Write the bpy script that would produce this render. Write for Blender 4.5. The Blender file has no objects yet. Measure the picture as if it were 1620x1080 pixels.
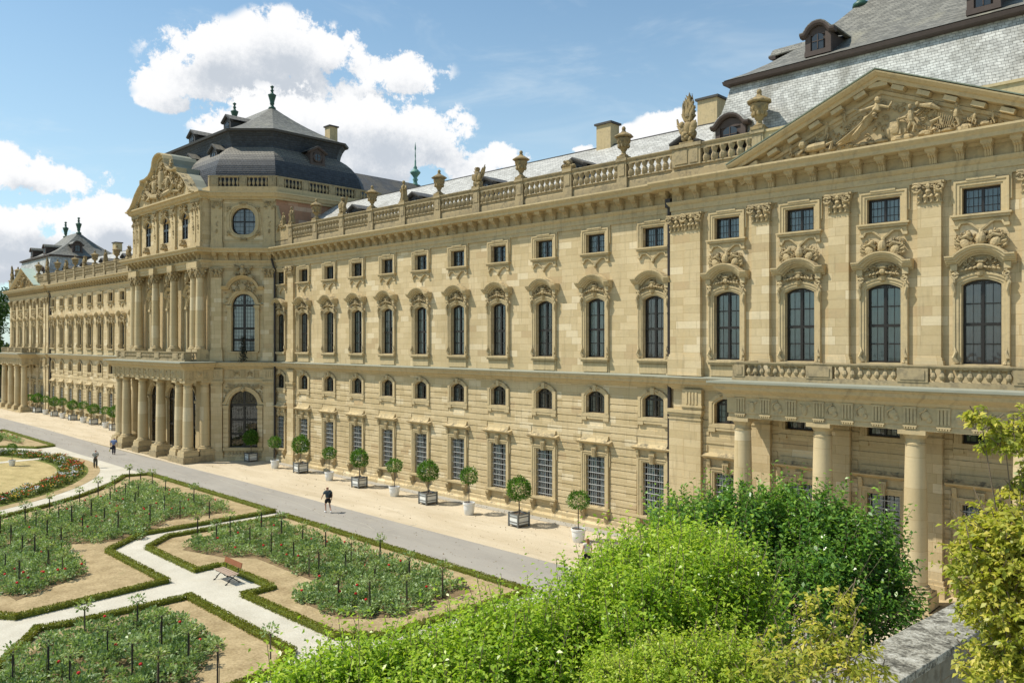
import bpy, math, random
import numpy as np
from mathutils import Matrix, Vector
S = bpy.context.scene
COL = S.collection
# ------------------------------------------------------------ camera, sky, sun
FPX, HORIZ = 1240.0, 540.0
TH = math.atan(1273/FPX)
CT, ST = math.cos(TH), math.sin(TH)
DC, HC = 37.93, 11.35
cam = bpy.data.cameras.new('camera'); cam.sensor_width = 36; cam.lens = FPX/1620*36
cam.clip_end = 3000; cam.clip_start = 0.1
co = bpy.data.objects.new('camera', cam); COL.objects.link(co)
co.location = (0, -DC, HC); co.rotation_euler = (math.pi/2, 0, math.pi/2-TH)
S.camera = co
S.view_settings.view_transform = 'Standard'; S.view_settings.look = 'None'
S.view_settings.exposure = 0.12; S.view_settings.gamma = 1
LD = Vector((.50, .47, -1.0)).normalized()
SUN_EL = math.asin(-LD.z)
sun = bpy.data.lights.new('sun', 'SUN'); sun.energy = 5.0; sun.angle = math.radians(.5); sun.color = (1, .94, .82)
so = bpy.data.objects.new('sun', sun); COL.objects.link(so)
so.rotation_euler = LD.to_track_quat('-Z', 'Y').to_euler(); so.location = (-60, -60, 80)

def pdir(px, py):
    "direction of a photo pixel from the camera position"
    a = (px-810)/FPX; b = (HORIZ-py)/FPX
    return Vector((-CT+a*ST, ST+a*CT, b)).normalized()
def G(px, py, z=0.0):
    "point on the ground seen at a pixel"
    zd = FPX*(HC-z)/(py-HORIZ); lat = (px-810)/FPX*zd
    return Vector((-(zd*CT-lat*ST), zd*ST+lat*CT-DC, z))
def P(px, py, zd):
    lat = (px-810)/FPX*zd
    return Vector((-(zd*CT-lat*ST), zd*ST+lat*CT-DC, HC+(HORIZ-py)/FPX*zd))

class NT:
    def __init__(s, tree): s.t = tree; s.n = tree.nodes; s.l = tree.links
    def add(s, typ, ins=None, **kw):
        n = s.n.new(typ)
        for k, v in kw.items(): setattr(n, k, v)
        for k, v in (ins or {}).items(): s.put(n.inputs[k], v)
        return n
    def put(s, sock, v):
        if hasattr(v, 'is_linked') or hasattr(v, 'links'): s.l.new(v, sock)
        elif isinstance(v, (tuple, list)) and len(v) == 3 and sock.type == 'RGBA': sock.default_value = (*v, 1)
        else: sock.default_value = v
    def math(s, op, a, b=0.0, c=None, clamp=False):
        n = s.n.new('ShaderNodeMath'); n.operation = op; n.use_clamp = clamp
        s.put(n.inputs[0], a); s.put(n.inputs[1], b)
        if c is not None: s.put(n.inputs[2], c)
        return n.outputs[0]
    def comb(s, x, y, z): return s.add('ShaderNodeCombineXYZ', {0: x, 1: y, 2: z}).outputs[0]
    def noise(s, vec, scale, detail=3, rough=.55, dist=0.0):
        return s.add('ShaderNodeTexNoise', {'Vector': vec, 'Scale': scale, 'Detail': detail, 'Roughness': rough, 'Distortion': dist}).outputs[0]
    def ramp(s, fac, stops):
        n = s.n.new('ShaderNodeValToRGB'); s.l.new(fac, n.inputs[0]); e = n.color_ramp.elements
        while len(e) < len(stops): e.new(.5)
        for i, (p, c) in enumerate(stops):
            e[i].position = p; e[i].color = (*c, 1) if isinstance(c, (tuple, list)) else (c, c, c, 1)
        return n.outputs[0]
    def mix(s, fac, a, b, blend='MIX'):
        n = s.n.new('ShaderNodeMix'); n.data_type = 'RGBA'; n.blend_type = blend
        s.put(n.inputs[0], fac); s.put(n.inputs[6], a); s.put(n.inputs[7], b)
        return n.outputs[2]
    def smooth(s, v, a, b, lo=0.0, hi=1.0):
        return s.add('ShaderNodeMapRange', {0: v, 1: a, 2: b, 3: lo, 4: hi}, interpolation_type='SMOOTHSTEP').outputs[0]
    def bump(s, h, strength=.4, dist=.02):
        return s.add('ShaderNodeBump', {'Height': h, 'Strength': strength, 'Distance': dist}).outputs[0]

# world: Nishita sky with cumulus
W = bpy.data.worlds.new('World'); S.world = W; W.use_nodes = True
t = NT(W.node_tree); t.n.clear()
sky = t.add('ShaderNodeTexSky', sky_type='NISHITA', sun_disc=False, sun_elevation=SUN_EL)
sky.sun_rotation = math.atan2(-LD.x, -LD.y); sky.altitude = 200; sky.air_density = 1.0; sky.dust_density = .6; sky.ozone_density = 1.3
geo = t.add('ShaderNodeNewGeometry')
dirv = t.add('ShaderNodeVectorMath', {0: geo.outputs['Incoming']}, operation='SCALE'); dirv.inputs['Scale'].default_value = -1
# azimuth / elevation style coordinates measured round the vertical axis
sx = t.add('ShaderNodeSeparateXYZ', {0: dirv.outputs[0]})
AZ0 = math.atan2(ST, -CT)
az = t.math('ARCTAN2', sx.outputs[1], sx.outputs[0])
az = t.math('WRAP', t.math('SUBTRACT', AZ0, az), math.pi, -math.pi)
el = t.math('ARCSINE', sx.outputs[2])
cv = t.comb(az, el, 0.0)
def ae(px, py):
    d = pdir(px, py); return (AZ0-math.atan2(d.y, d.x), math.asin(d.z))
bl_far = [(440,95,150,42),(335,72,42,26),(445,62,62,36),(520,80,75,30),(600,112,90,30),(312,138,72,32),(460,140,160,40),(640,132,50,16),(275,162,44,13),(28,252,48,22),(62,278,76,22),(15,275,60,26),(112,284,42,20)]
bl_near = [(600,205,110,48),(500,190,110,44),(420,195,90,40),(680,210,62,40),(560,245,150,40),(665,245,70,24),(60,345,90,24),(130,350,80,26),(175,335,50,22),(10,360,70,30),(90,405,170,38),
 (792,252,50,22),(760,272,46,14),(1062,198,46,20),(1015,215,60,16),(925,236,26,9)]
def n2d(v, sc, de, ro):
    n = t.add('ShaderNodeTexNoise', noise_dimensions='2D'); t.put(n.inputs['Vector'], v); n.inputs['Scale'].default_value = sc; n.inputs['Detail'].default_value = de; n.inputs['Roughness'].default_value = ro; return n.outputs[0]
warp = n2d(cv, 8.0, 3, .60)
warp2 = n2d(cv, 34.0, 4, .66)
bv_ = t.add('ShaderNodeTexVoronoi', voronoi_dimensions='2D', feature='F1'); t.put(bv_.inputs['Vector'], t.add('ShaderNodeVectorMath', {0: cv, 1: t.comb(t.math('MULTIPLY', warp2, .03), t.math('MULTIPLY', warp, .03), 0.0)}, operation='ADD').outputs[0]); bv_.inputs['Scale'].default_value = 27.0; bill = bv_.outputs['Distance']
det = t.math('ADD', t.math('MULTIPLY_ADD', warp, 1.7, -.72), t.math('MULTIPLY_ADD', warp2, .9, -.45))
warp3 = n2d(cv, 110.0, 3, .7)
det = t.math('ADD', det, t.math('MULTIPLY_ADD', warp3, .8, -.4))
det = t.math('SUBTRACT', det, t.math('MULTIPLY_ADD', bill, .8, -.42))
cva = t.add('ShaderNodeVectorMath', {0: cv, 1: (-.008, .030, 0)}, operation='ADD').outputs[0]
warp_u = n2d(cva, 8.0, 2, .60)
def field(vec, bl):
    m = None
    for (px, py, a, b) in bl:
        u, v = ae(px, py)
        n = t.add('ShaderNodeVectorMath', {0: vec, 1: (u, v, 0)}, operation='SUBTRACT')
        n2 = t.add('ShaderNodeVectorMath', {0: n.outputs[0], 1: (FPX/a, FPX/b, 0)}, operation='MULTIPLY')
        d = t.add('ShaderNodeVectorMath', {0: n2.outputs[0]}, operation='LENGTH').outputs['Value']
        v_ = t.math('SUBTRACT', 1.0, d)
        m = v_ if m is None else t.add('ShaderNodeMath', {0: m, 1: v_, 2: .25}, operation='SMOOTH_MAX').outputs[0]
    return t.math('MAXIMUM', m, -2.0)
def layer(bl, below_col):
    f0 = field(cv, bl); f1 = field(cva, bl)
    mask = t.smooth(t.math('ADD', f0, det), .0, .36)
    mask = t.math('MULTIPLY', mask, t.smooth(f0, -.45, -.12))
    s_ = t.math('ADD', t.math('MULTIPLY', f1, 1.7), t.math('MULTIPLY_ADD', warp_u, 2.6, -1.35))
    s_ = t.math('ADD', s_, t.math('MULTIPLY', t.math('SUBTRACT', warp2, .5), -1.1))
    s_ = t.math('ADD', s_, t.math('MULTIPLY_ADD', warp3, -.9, .45)); sh = t.smooth(s_, -.35, 1.5)
    col = t.mix(sh, (11.5, 11.55, 11.65), (6.8, 7.4, 8.2))
    return t.mix(mask, below_col, col)
wisp = t.smooth(t.noise(t.comb(t.math('MULTIPLY', az, 1.0), t.math('MULTIPLY', el, 3.0), 0.3), 4.0, 5, .66, .6), .50, .80, 0.0, .30)
skyc = t.mix(1.0, sky.outputs[0], (1.45, 1.80, 1.78), 'MULTIPLY')
hz = t.smooth(el, 0.0, .5, .50, .08)
skyc = t.mix(hz, skyc, (8.2, 10.2, 11.0))
skyc = t.mix(wisp, skyc, (10.2, 11.0, 11.3))
allc = layer(bl_near, layer(bl_far, skyc))
below = t.math('GREATER_THAN', sx.outputs[2], -.02)
allc = t.mix(below, (2.5, 2.6, 2.2), allc)
bg = t.add('ShaderNodeBackground', {'Color': allc, 'Strength': .08})
t.l.new(bg.outputs[0], t.add('ShaderNodeOutputWorld').inputs[0])

# ------------------------------------------------------------ materials
def newmat(name):
    m = bpy.data.materials.new(name); m.use_nodes = True; t = NT(m.node_tree); t.n.clear()
    out = t.add('ShaderNodeOutputMaterial'); return m, t, out
def principled(t, out, **k):
    b = t.add('ShaderNodeBsdfPrincipled', k); t.l.new(b.outputs[0], out.inputs[0]); return b
MATS = {}
def simple(name, c, rough=.6, var=.12, scale=8, metal=0.0, bump=0.0, spec=.4):
    m, t, o = newmat(name); g = t.add('ShaderNodeNewGeometry').outputs['Position']
    n = t.noise(g, scale, 4)
    k = 1+var
    col = t.mix(n, tuple(x*(1-var) for x in c), tuple(min(1, x*k) for x in c))
    kw = {'Base Color': col, 'Roughness': rough, 'Metallic': metal, 'Specular IOR Level': spec}
    if bump: kw['Normal'] = t.bump(t.noise(g, scale*3, 4), bump, .02)
    principled(t, o, **kw); MATS[name] = m; return m

def stone(name, c1, c2, mortar=(.30, .19, .08), bw=1.25, bh=.43, blocks=True, dirt=.3, streak=.25, bump=.35, relief=0.0):
    m, t, o = newmat(name); geo = t.add('ShaderNodeNewGeometry'); pos = geo.outputs['Position']
    s = t.add('ShaderNodeSeparateXYZ', {0: pos}); U = t.math('MULTIPLY_ADD', s.outputs[1], .9, s.outputs[0])
    v = t.comb(U, s.outputs[2], 0.0)
    n1 = t.noise(pos, .35, 3); n2 = t.noise(pos, 2.2, 5); n3 = t.noise(pos, 14.0, 4)
    if blocks:
        br = t.add('ShaderNodeTexBrick', {'Vector': v, 'Color1': (0, 0, 0, 1), 'Color2': (1, 1, 1, 1), 'Mortar': (.5, .5, .5, 1), 'Scale': 1.0,
             'Mortar Size': .009, 'Mortar Smooth': .3, 'Bias': 0.0, 'Brick Width': bw, 'Row Height': bh}, offset=.37, squash=.78, squash_frequency=3)
        blk = br.outputs['Color']; fac = br.outputs['Fac']
        f = t.math('MULTIPLY_ADD', blk, .50, t.math('MULTIPLY_ADD', n2, .5, .07))
        f = t.math('ADD', f, t.math('MULTIPLY_ADD', n1, .5, -.28), clamp=True)
    else:
        f = t.math('ADD', t.math('MULTIPLY', n2, .7), t.math('MULTIPLY', n1, .3), clamp=True); fac = None
    col = t.ramp(f, [(.1, c2), (.55, tuple((a+b)/2 for a, b in zip(c1, c2))), (.95, c1)])
    if blocks:   # replaced blocks: a few clearly paler, a few reddish or sooty
        col = t.mix(t.smooth(blk, .90, .93, 0, .25), col, (.80, .72, .54)); col = t.mix(t.smooth(blk, .05, .03, 0, .24), col, (.46, .30, .18))
    big = t.noise(pos, .13, 4, .6); col = t.mix(t.smooth(big, .5, .72, 0, .28), col, tuple(x*.66 for x in c2))
    # horizontal sedimentary banding
    band = t.noise(t.comb(t.math('MULTIPLY', U, .5), t.math('MULTIPLY', s.outputs[2], 9.0), 0.0), 1.2, 4)
    col = t.mix(t.math('MULTIPLY', t.smooth(band, .5, .75), .18), col, tuple(x*.72 for x in c2))
    # vertical rain streaks
    st = t.noise(t.comb(t.math('MULTIPLY', U, 3.2), t.math('MULTIPLY', s.outputs[2], .35), 0.0), 1.0, 5, .65)
    col = t.mix(t.smooth(st, .52, .78, 0, streak), col, (.17, .13, .075))
    # lichen and soot, thicker on ledges
    nz = t.add('ShaderNodeSeparateXYZ', {0: geo.outputs['Normal']}).outputs[2]
    up = t.smooth(nz, .2, .8)
    pat = t.smooth(t.math('ADD', n2, t.math('MULTIPLY', t.noise(pos, 7.0, 5), .6)), .72, 1.02)
    dm = t.math('MULTIPLY', pat, t.math('MULTIPLY_ADD', up, .6, dirt), clamp=True)
    col = t.mix(dm, col, (.12, .105, .075))
    h = t.math('ADD', t.math('MULTIPLY', n3, .5), t.math('MULTIPLY', n2, .5))
    if fac is not None:
        col = t.mix(t.math('MULTIPLY', fac, .55), col, mortar)
        h = t.math('SUBTRACT', h, t.math('MULTIPLY', fac, 1.2))
    if relief:
        vo = t.add('ShaderNodeTexVoronoi', {'Vector': pos, 'Scale': 9.0, 'Randomness': 1.0}).outputs['Distance']
        h = t.math('ADD', h, t.math('MULTIPLY', vo, relief))
    principled(t, o, **{'Base Color': col, 'Roughness': .9, 'Specular IOR Level': .15, 'Normal': t.bump(h, bump, .03)})
    MATS[name] = m; return m
A1 = (.68, .548, .338); A2 = (.45, .345, .182)
M_WALL = stone('sandstone_ashlar', A1, A2, dirt=.12, streak=.42)
M_TRIM = stone('sandstone_trim', (.63, .505, .305), (.44, .34, .18), blocks=False, dirt=.26, streak=.45)
M_COLU = stone('sandstone_columns', (.64, .52, .32), (.48, .375, .205), bw=9, bh=1.3, dirt=.06, streak=.15)
M_ORN = stone('sandstone_carving', (.58, .46, .275), (.33, .25, .125), blocks=False, dirt=.35, streak=.3, relief=.8, bump=.6)
M_WEA = stone('sandstone_weathered', (.49, .395, .24), (.29, .225, .125), blocks=False, dirt=.55, streak=.5)
M_STAT = stone('stone_statues', (.42, .32, .17), (.25, .18, .085), blocks=False, dirt=.65, streak=.6, bump=.6, relief=.5)
M_PINK = stone('reddish_sandstone', (.46, .25, .155), (.36, .19, .11), dirt=.25, streak=.4)
M_GREYSTONE = stone('grey_mossy_stone', (.30, .28, .22), (.13, .12, .09), bw=1.6, bh=.7, dirt=.85, streak=.8, bump=1.0)

m, t, o = newmat('coping_stone'); g = t.add('ShaderNodeNewGeometry').outputs['Position']
a_ = t.noise(g, 3.2, 6, .7, .4); b_ = t.noise(g, 13, 5, .7)
col = t.ramp(t.math('MULTIPLY_ADD', a_, .6, t.math('MULTIPLY', b_, .4)), [(.36, (.045, .043, .036)), (.46, (.16, .15, .12)), (.53, (.36, .34, .28)), (.66, (.58, .56, .49))])
principled(t, o, **{'Base Color': col, 'Roughness': .95, 'Specular IOR Level': .1, 'Normal': t.bump(t.math('ADD', a_, b_), 1.0, .05)}); MATS['coping_stone'] = m
def slate(name, c1, c2, c3, rh=.17, bw=.32, patch=(.45, .62), bump=.5, ms=.015, sunlit_top=0.0, cw=.5):
    m, t, o = newmat(name); geo = t.add('ShaderNodeNewGeometry'); pos = geo.outputs['Position']
    s = t.add('ShaderNodeSeparateXYZ', {0: pos}); U = t.math('MULTIPLY_ADD', s.outputs[1], .93, s.outputs[0])
    wob = t.math('MULTIPLY_ADD', t.noise(pos, .6, 2), .25, s.outputs[2])
    v = t.comb(U, wob, 0.0)
    br = t.add('ShaderNodeTexBrick', {'Vector': v, 'Color1': (0, 0, 0, 1), 'Color2': (1, 1, 1, 1), 'Mortar': (.2, .2, .2, 1), 'Scale': 1.0,
         'Mortar Size': ms, 'Mortar Smooth': .5, 'Bias': 0.0, 'Brick Width': bw, 'Row Height': rh})
    n = t.noise(pos, .5, 5, .6); n2 = t.noise(pos, 3.0, 4)
    f = t.math('ADD', t.math('MULTIPLY', br.outputs['Color'], cw), t.math('MULTIPLY', t.smooth(n2, .3, .7), 1-cw))
    col = t.ramp(f, [(.2, c2), (.8, c1)])
    col = t.mix(t.smooth(n, patch[0], patch[1], 0, .8), col, c3)
    if sunlit_top:  # paler brown on flatter slopes: sunlit upper bulge put into the slate colour
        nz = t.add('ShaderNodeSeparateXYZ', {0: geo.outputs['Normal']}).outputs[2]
        col = t.mix(t.math('MULTIPLY', t.smooth(nz, .35, .75), t.math('MULTIPLY_ADD', n2, .8, sunlit_top-.3), clamp=True), col, (.23, .205, .16))
    col = t.mix(t.math('MULTIPLY', br.outputs['Fac'], .75), col, (.03, .03, .03))
    h = t.math('SUBTRACT', t.math('MULTIPLY', br.outputs['Color'], .5), t.math('MULTIPLY', br.outputs['Fac'], 1.5))
    principled(t, o, **{'Base Color': col, 'Roughness': .62, 'Specular IOR Level': .45, 'Normal': t.bump(h, bump, .03)})
    MATS[name] = m; return m
M_SL_LIGHT = slate('pale_lichened_slate', (.54, .54, .505), (.33, .33, .305), (.17, .165, .135), rh=.135, bw=.27, patch=(.48, .72), ms=.010, cw=.32)
M_SL_WING = slate('wing_grey_slate', (.50, .49, .45), (.34, .33, .30), (.26, .25, .21), rh=.15, bw=.5, patch=(.5, .75), bump=.35)
M_SL_TOP = slate('brown_grey_slate', (.22, .21, .175), (.12, .115, .095), (.30, .28, .20), rh=.13, bw=.42, patch=(.55, .75))
M_SL_DARK = slate('blue_black_slate', (.045, .052, .064), (.021, .026, .034), (.085, .08, .072), rh=.21, bw=.42, patch=(.52, .8), bump=.8, ms=.03, sunlit_top=.7)
M_SL_COURT = slate('dark_court_slate', (.11, .105, .10), (.07, .068, .065), (.14, .12, .09), rh=.2, bw=.5)

simple('copper_green', (.13, .27, .21), .55, .35, 3, bump=.2)
simple('finial_green', (.03, .085, .06), .45, .5, 2, bump=.2)
simple('lead_sheet', (.27, .275, .215), .8, .2, 1.5)
simple('copper_pale', (.36, .44, .38), .5, .25, 1.2)
simple('gutter_dark', (.05, .045, .04), .6, .2, 3)
simple('brown_wood_dormer', (.075, .055, .047), .8, .25, 4)
simple('window_wood', (.022, .018, .015), .35, .2, 5)
simple('pipe', (.03, .023, .02), .5, .3, 5)
simple('iron_grey', (.44, .44, .42), .5, .15, 9)
simple('iron_black', (.02, .02, .02), .5, .2, 9)
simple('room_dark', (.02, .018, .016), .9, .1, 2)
simple('pot_white', (.74, .73, .70), .45, .06, 3)
simple('planter_panel', (.72, .71, .66), .6, .08, 6)
simple('planter_frame', (.13, .13, .12), .5, .2, 9)
simple('soil', (.09, .06, .035), 1, .4, 9, bump=.5)
simple('bark', (.16, .12, .08), .9, .35, 12, bump=.5)
simple('stake', (.035, .028, .022), .8, .3, 9)
simple('bench_wood', (.25, .09, .038), .45, .25, 12)
simple('bench_seat', (.38, .28, .21), .5, .25, 12)
simple('rose_red', (.55, .012, .012), .5, .2, 9)
simple('bloom_orange', (.72, .16, .02), .5, .2, 9)
simple('bloom_yellow', (.75, .5, .06), .5, .2, 9)
simple('bloom_white', (.8, .78, .75), .5, .1, 9)
simple('skin', (.50, .27, .18), .5, .08, 9)
simple('hair_brown', (.06, .025, .012), .6, .2, 20)
simple('hair_red', (.16, .05, .025), .6, .2, 20)
simple('hair_blond', (.30, .15, .06), .6, .2, 20)
simple('cloth_grey', (.075, .09, .095), .85, .15, 9)
simple('cloth_black', (.008, .008, .01), .8, .2, 9)
simple('cloth_blue', (.16, .21, .36), .85, .12, 20)
simple('cloth_navy', (.018, .018, .035), .85, .12, 9)
simple('cloth_olive', (.09, .08, .055), .85, .15, 9)
simple('cloth_cream', (.66, .60, .50), .85, .1, 9)
simple('shoe_white', (.8, .8, .8), .5, .05, 9)
simple('paper_yellow', (.6, .5, .15), .7, .1, 9)
m, t, o = newmat('patterned_shirt'); g = t.add('ShaderNodeNewGeometry').outputs['Position']
principled(t, o, **{'Base Color': t.ramp(t.noise(g, 11, 2), [(.42, (.05, .05, .05)), (.52, (.5, .48, .42)), (.62, (.6, .58, .52))]), 'Roughness': .8}); MATS['patterned_shirt'] = m
M = MATS
# glass: clear, weakly mirroring pane in front of the curtain
m, t, o = newmat('glass'); fr = t.add('ShaderNodeFresnel', {'IOR': 1.5}).outputs[0]
g = t.add('ShaderNodeNewGeometry').outputs['Position']
bmp = t.bump(t.noise(g, 1.6, 2), .12, .05)
mx = t.add('ShaderNodeMixShader', {0: t.math('MULTIPLY_ADD', fr, 1.1, .05, clamp=True)})
t.l.new(t.add('ShaderNodeBsdfTransparent', {'Color': (.78, .83, .82, 1)}).outputs[0], mx.inputs[1])
t.l.new(t.add('ShaderNodeBsdfGlossy', {'Roughness': .03, 'Color': (.95, .97, 1, 1), 'Normal': bmp}).outputs[0], mx.inputs[2])
t.l.new(mx.outputs[0], o.inputs[0]); MATS['glass'] = m
# curtains differ from window to window
m, t, o = newmat('curtain'); oi = t.add('ShaderNodeObjectInfo').outputs['Random']
col = t.ramp(oi, [(0, (.34, .40, .37)), (.33, (.50, .56, .52)), (.5, (.24, .29, .27)), (.66, (.42, .28, .26)), (.82, (.52, .58, .57)), (1.0, (.18, .22, .21))])
g = t.add('ShaderNodeNewGeometry').outputs['Position']
col = t.mix(t.noise(g, 3.0, 3), t.mix(.5, col, (.04, .05, .05)), col)
principled(t, o, **{'Base Color': col, 'Roughness': .9}); MATS['curtain'] = m
m, t, o = newmat('curtain_pale')
principled(t, o, **{'Base Color': (.62, .62, .60, 1), 'Roughness': .9}); MATS['curtain_pale'] = m

def ground_mat(name, c1, c2, scale=.6, fine=25, bump=.3, c3=None, thr=(.55, .75), amt=.7, stretch=(1, 1)):
    m, t, o = newmat(name); g = t.add('ShaderNodeNewGeometry').outputs['Position']
    s = t.add('ShaderNodeSeparateXYZ', {0: g}); v = t.comb(t.math('MULTIPLY', s.outputs[0], stretch[0]), t.math('MULTIPLY', s.outputs[1], stretch[1]), 0.0)
    a = t.noise(v, scale, 6, .62); b = t.noise(g, fine, 4, .7)
    f = t.math('ADD', t.math('MULTIPLY', a, .5), t.math('MULTIPLY', b, .5))
    col = t.ramp(f, [(.36, c2), (.64, c1)])
    if c3 is not None: col = t.mix(t.smooth(t.noise(v, scale*1.7, 6, .65, .5), thr[0], thr[1], 0, amt), col, c3)
    principled(t, o, **{'Base Color': col, 'Roughness': .95, 'Specular IOR Level': .1, 'Normal': t.bump(b, bump, .03)})
    MATS[name] = m; return m
ground_mat('gravel_sand', (.62, .535, .40), (.43, .35, .235), .35, 18, .7, (.40, .33, .225), (.52, .74), .6, (.35, 1.6))
ground_mat('gravel_pale', (.62, .58, .485), (.42, .385, .305), .5, 16, .7, (.52, .47, .36), (.54, .74), .6)
ground_mat('asphalt', (.36, .335, .295), (.27, .25, .22), .5, 30, .3, (.40, .36, .29), (.56, .74), .55, (.35, 1.2))
ground_mat('asphalt_seam', (.42, .39, .33), (.33, .305, .26), 1, 30, .3)
ground_mat('dry_turf', (.50, .39, .225), (.24, .175, .09), .9, 9, 1.0, (.22, .19, .09), (.56, .74), .5)
ground_mat('dry_lawn', (.52, .42, .21), (.28, .22, .095), .5, 7, .7, (.20, .20, .07), (.55, .75), .6, (1, 2.0))
ground_mat('lawn_edge', (.18, .20, .055), (.11, .13, .03), 1.2, 14, .7, (.33, .26, .12), (.55, .75), .6)
ground_mat('bed_soil', (.24, .17, .095), (.15, .105, .055), 1.2, 14, .9, (.30, .22, .12), (.5, .7), .6)
ground_mat('far_ground', (.34, .28, .17), (.22, .19, .11), .05, 4, .3, (.10, .13, .05), (.5, .65), .7)

def leafmat(name, c1, c2, c3, trans=.35, rough=.42):
    m, t, o = newmat(name); at = t.add('ShaderNodeAttribute', attribute_name='tone', attribute_type='GEOMETRY').outputs['Fac']
    g = t.add('ShaderNodeNewGeometry').outputs['Position']
    col = t.ramp(at, [(0, c2), (.55, c1), (1, c3)])
    col = t.mix(t.smooth(t.noise(g, .8, 3), .4, .7, 0, .45), col, c2)
    b = t.add('ShaderNodeBsdfPrincipled', {'Base Color': col, 'Roughness': rough, 'Specular IOR Level': .35})
    tl = t.add('ShaderNodeBsdfTranslucent', {'Color': t.mix(1.0, col, (1.25, 1.35, .55), 'MULTIPLY')})
    mx = t.add('ShaderNodeMixShader', {0: trans}); t.l.new(b.outputs[0], mx.inputs[1]); t.l.new(tl.outputs[0], mx.inputs[2])
    t.l.new(mx.outputs[0], o.inputs[0]); MATS[name] = m; return m
leafmat('leaf_lime', (.31, .46, .04), (.15, .29, .025), (.52, .62, .09), .42, .33)
leafmat('leaf_dark', (.115, .25, .04), (.04, .11, .02), (.28, .44, .07), .30, .28)
leafmat('leaf_fine', (.38, .50, .05), (.20, .32, .03), (.58, .62, .10), .42)
leafmat('leaf_olive', (.40, .41, .06), (.19, .25, .035), (.66, .56, .13), .42)
leafmat('leaf_laurel', (.10, .23, .025), (.036, .10, .012), (.23, .40, .05), .25, .3)
leafmat('leaf_rose', (.27, .37, .15), (.11, .18, .06), (.50, .60, .30), .3)
leafmat('leaf_rose_light', (.30, .38, .13), (.17, .26, .08), (.46, .48, .22), .35)
leafmat('leaf_hedge', (.22, .25, .03), (.17, .145, .02), (.34, .36, .05), .28)
leafmat('leaf_far', (.045, .10, .018), (.02, .05, .01), (.14, .20, .03), .25)
leafmat('leaf_flower', (.13, .19, .04), (.06, .10, .03), (.30, .33, .12), .3)
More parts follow.
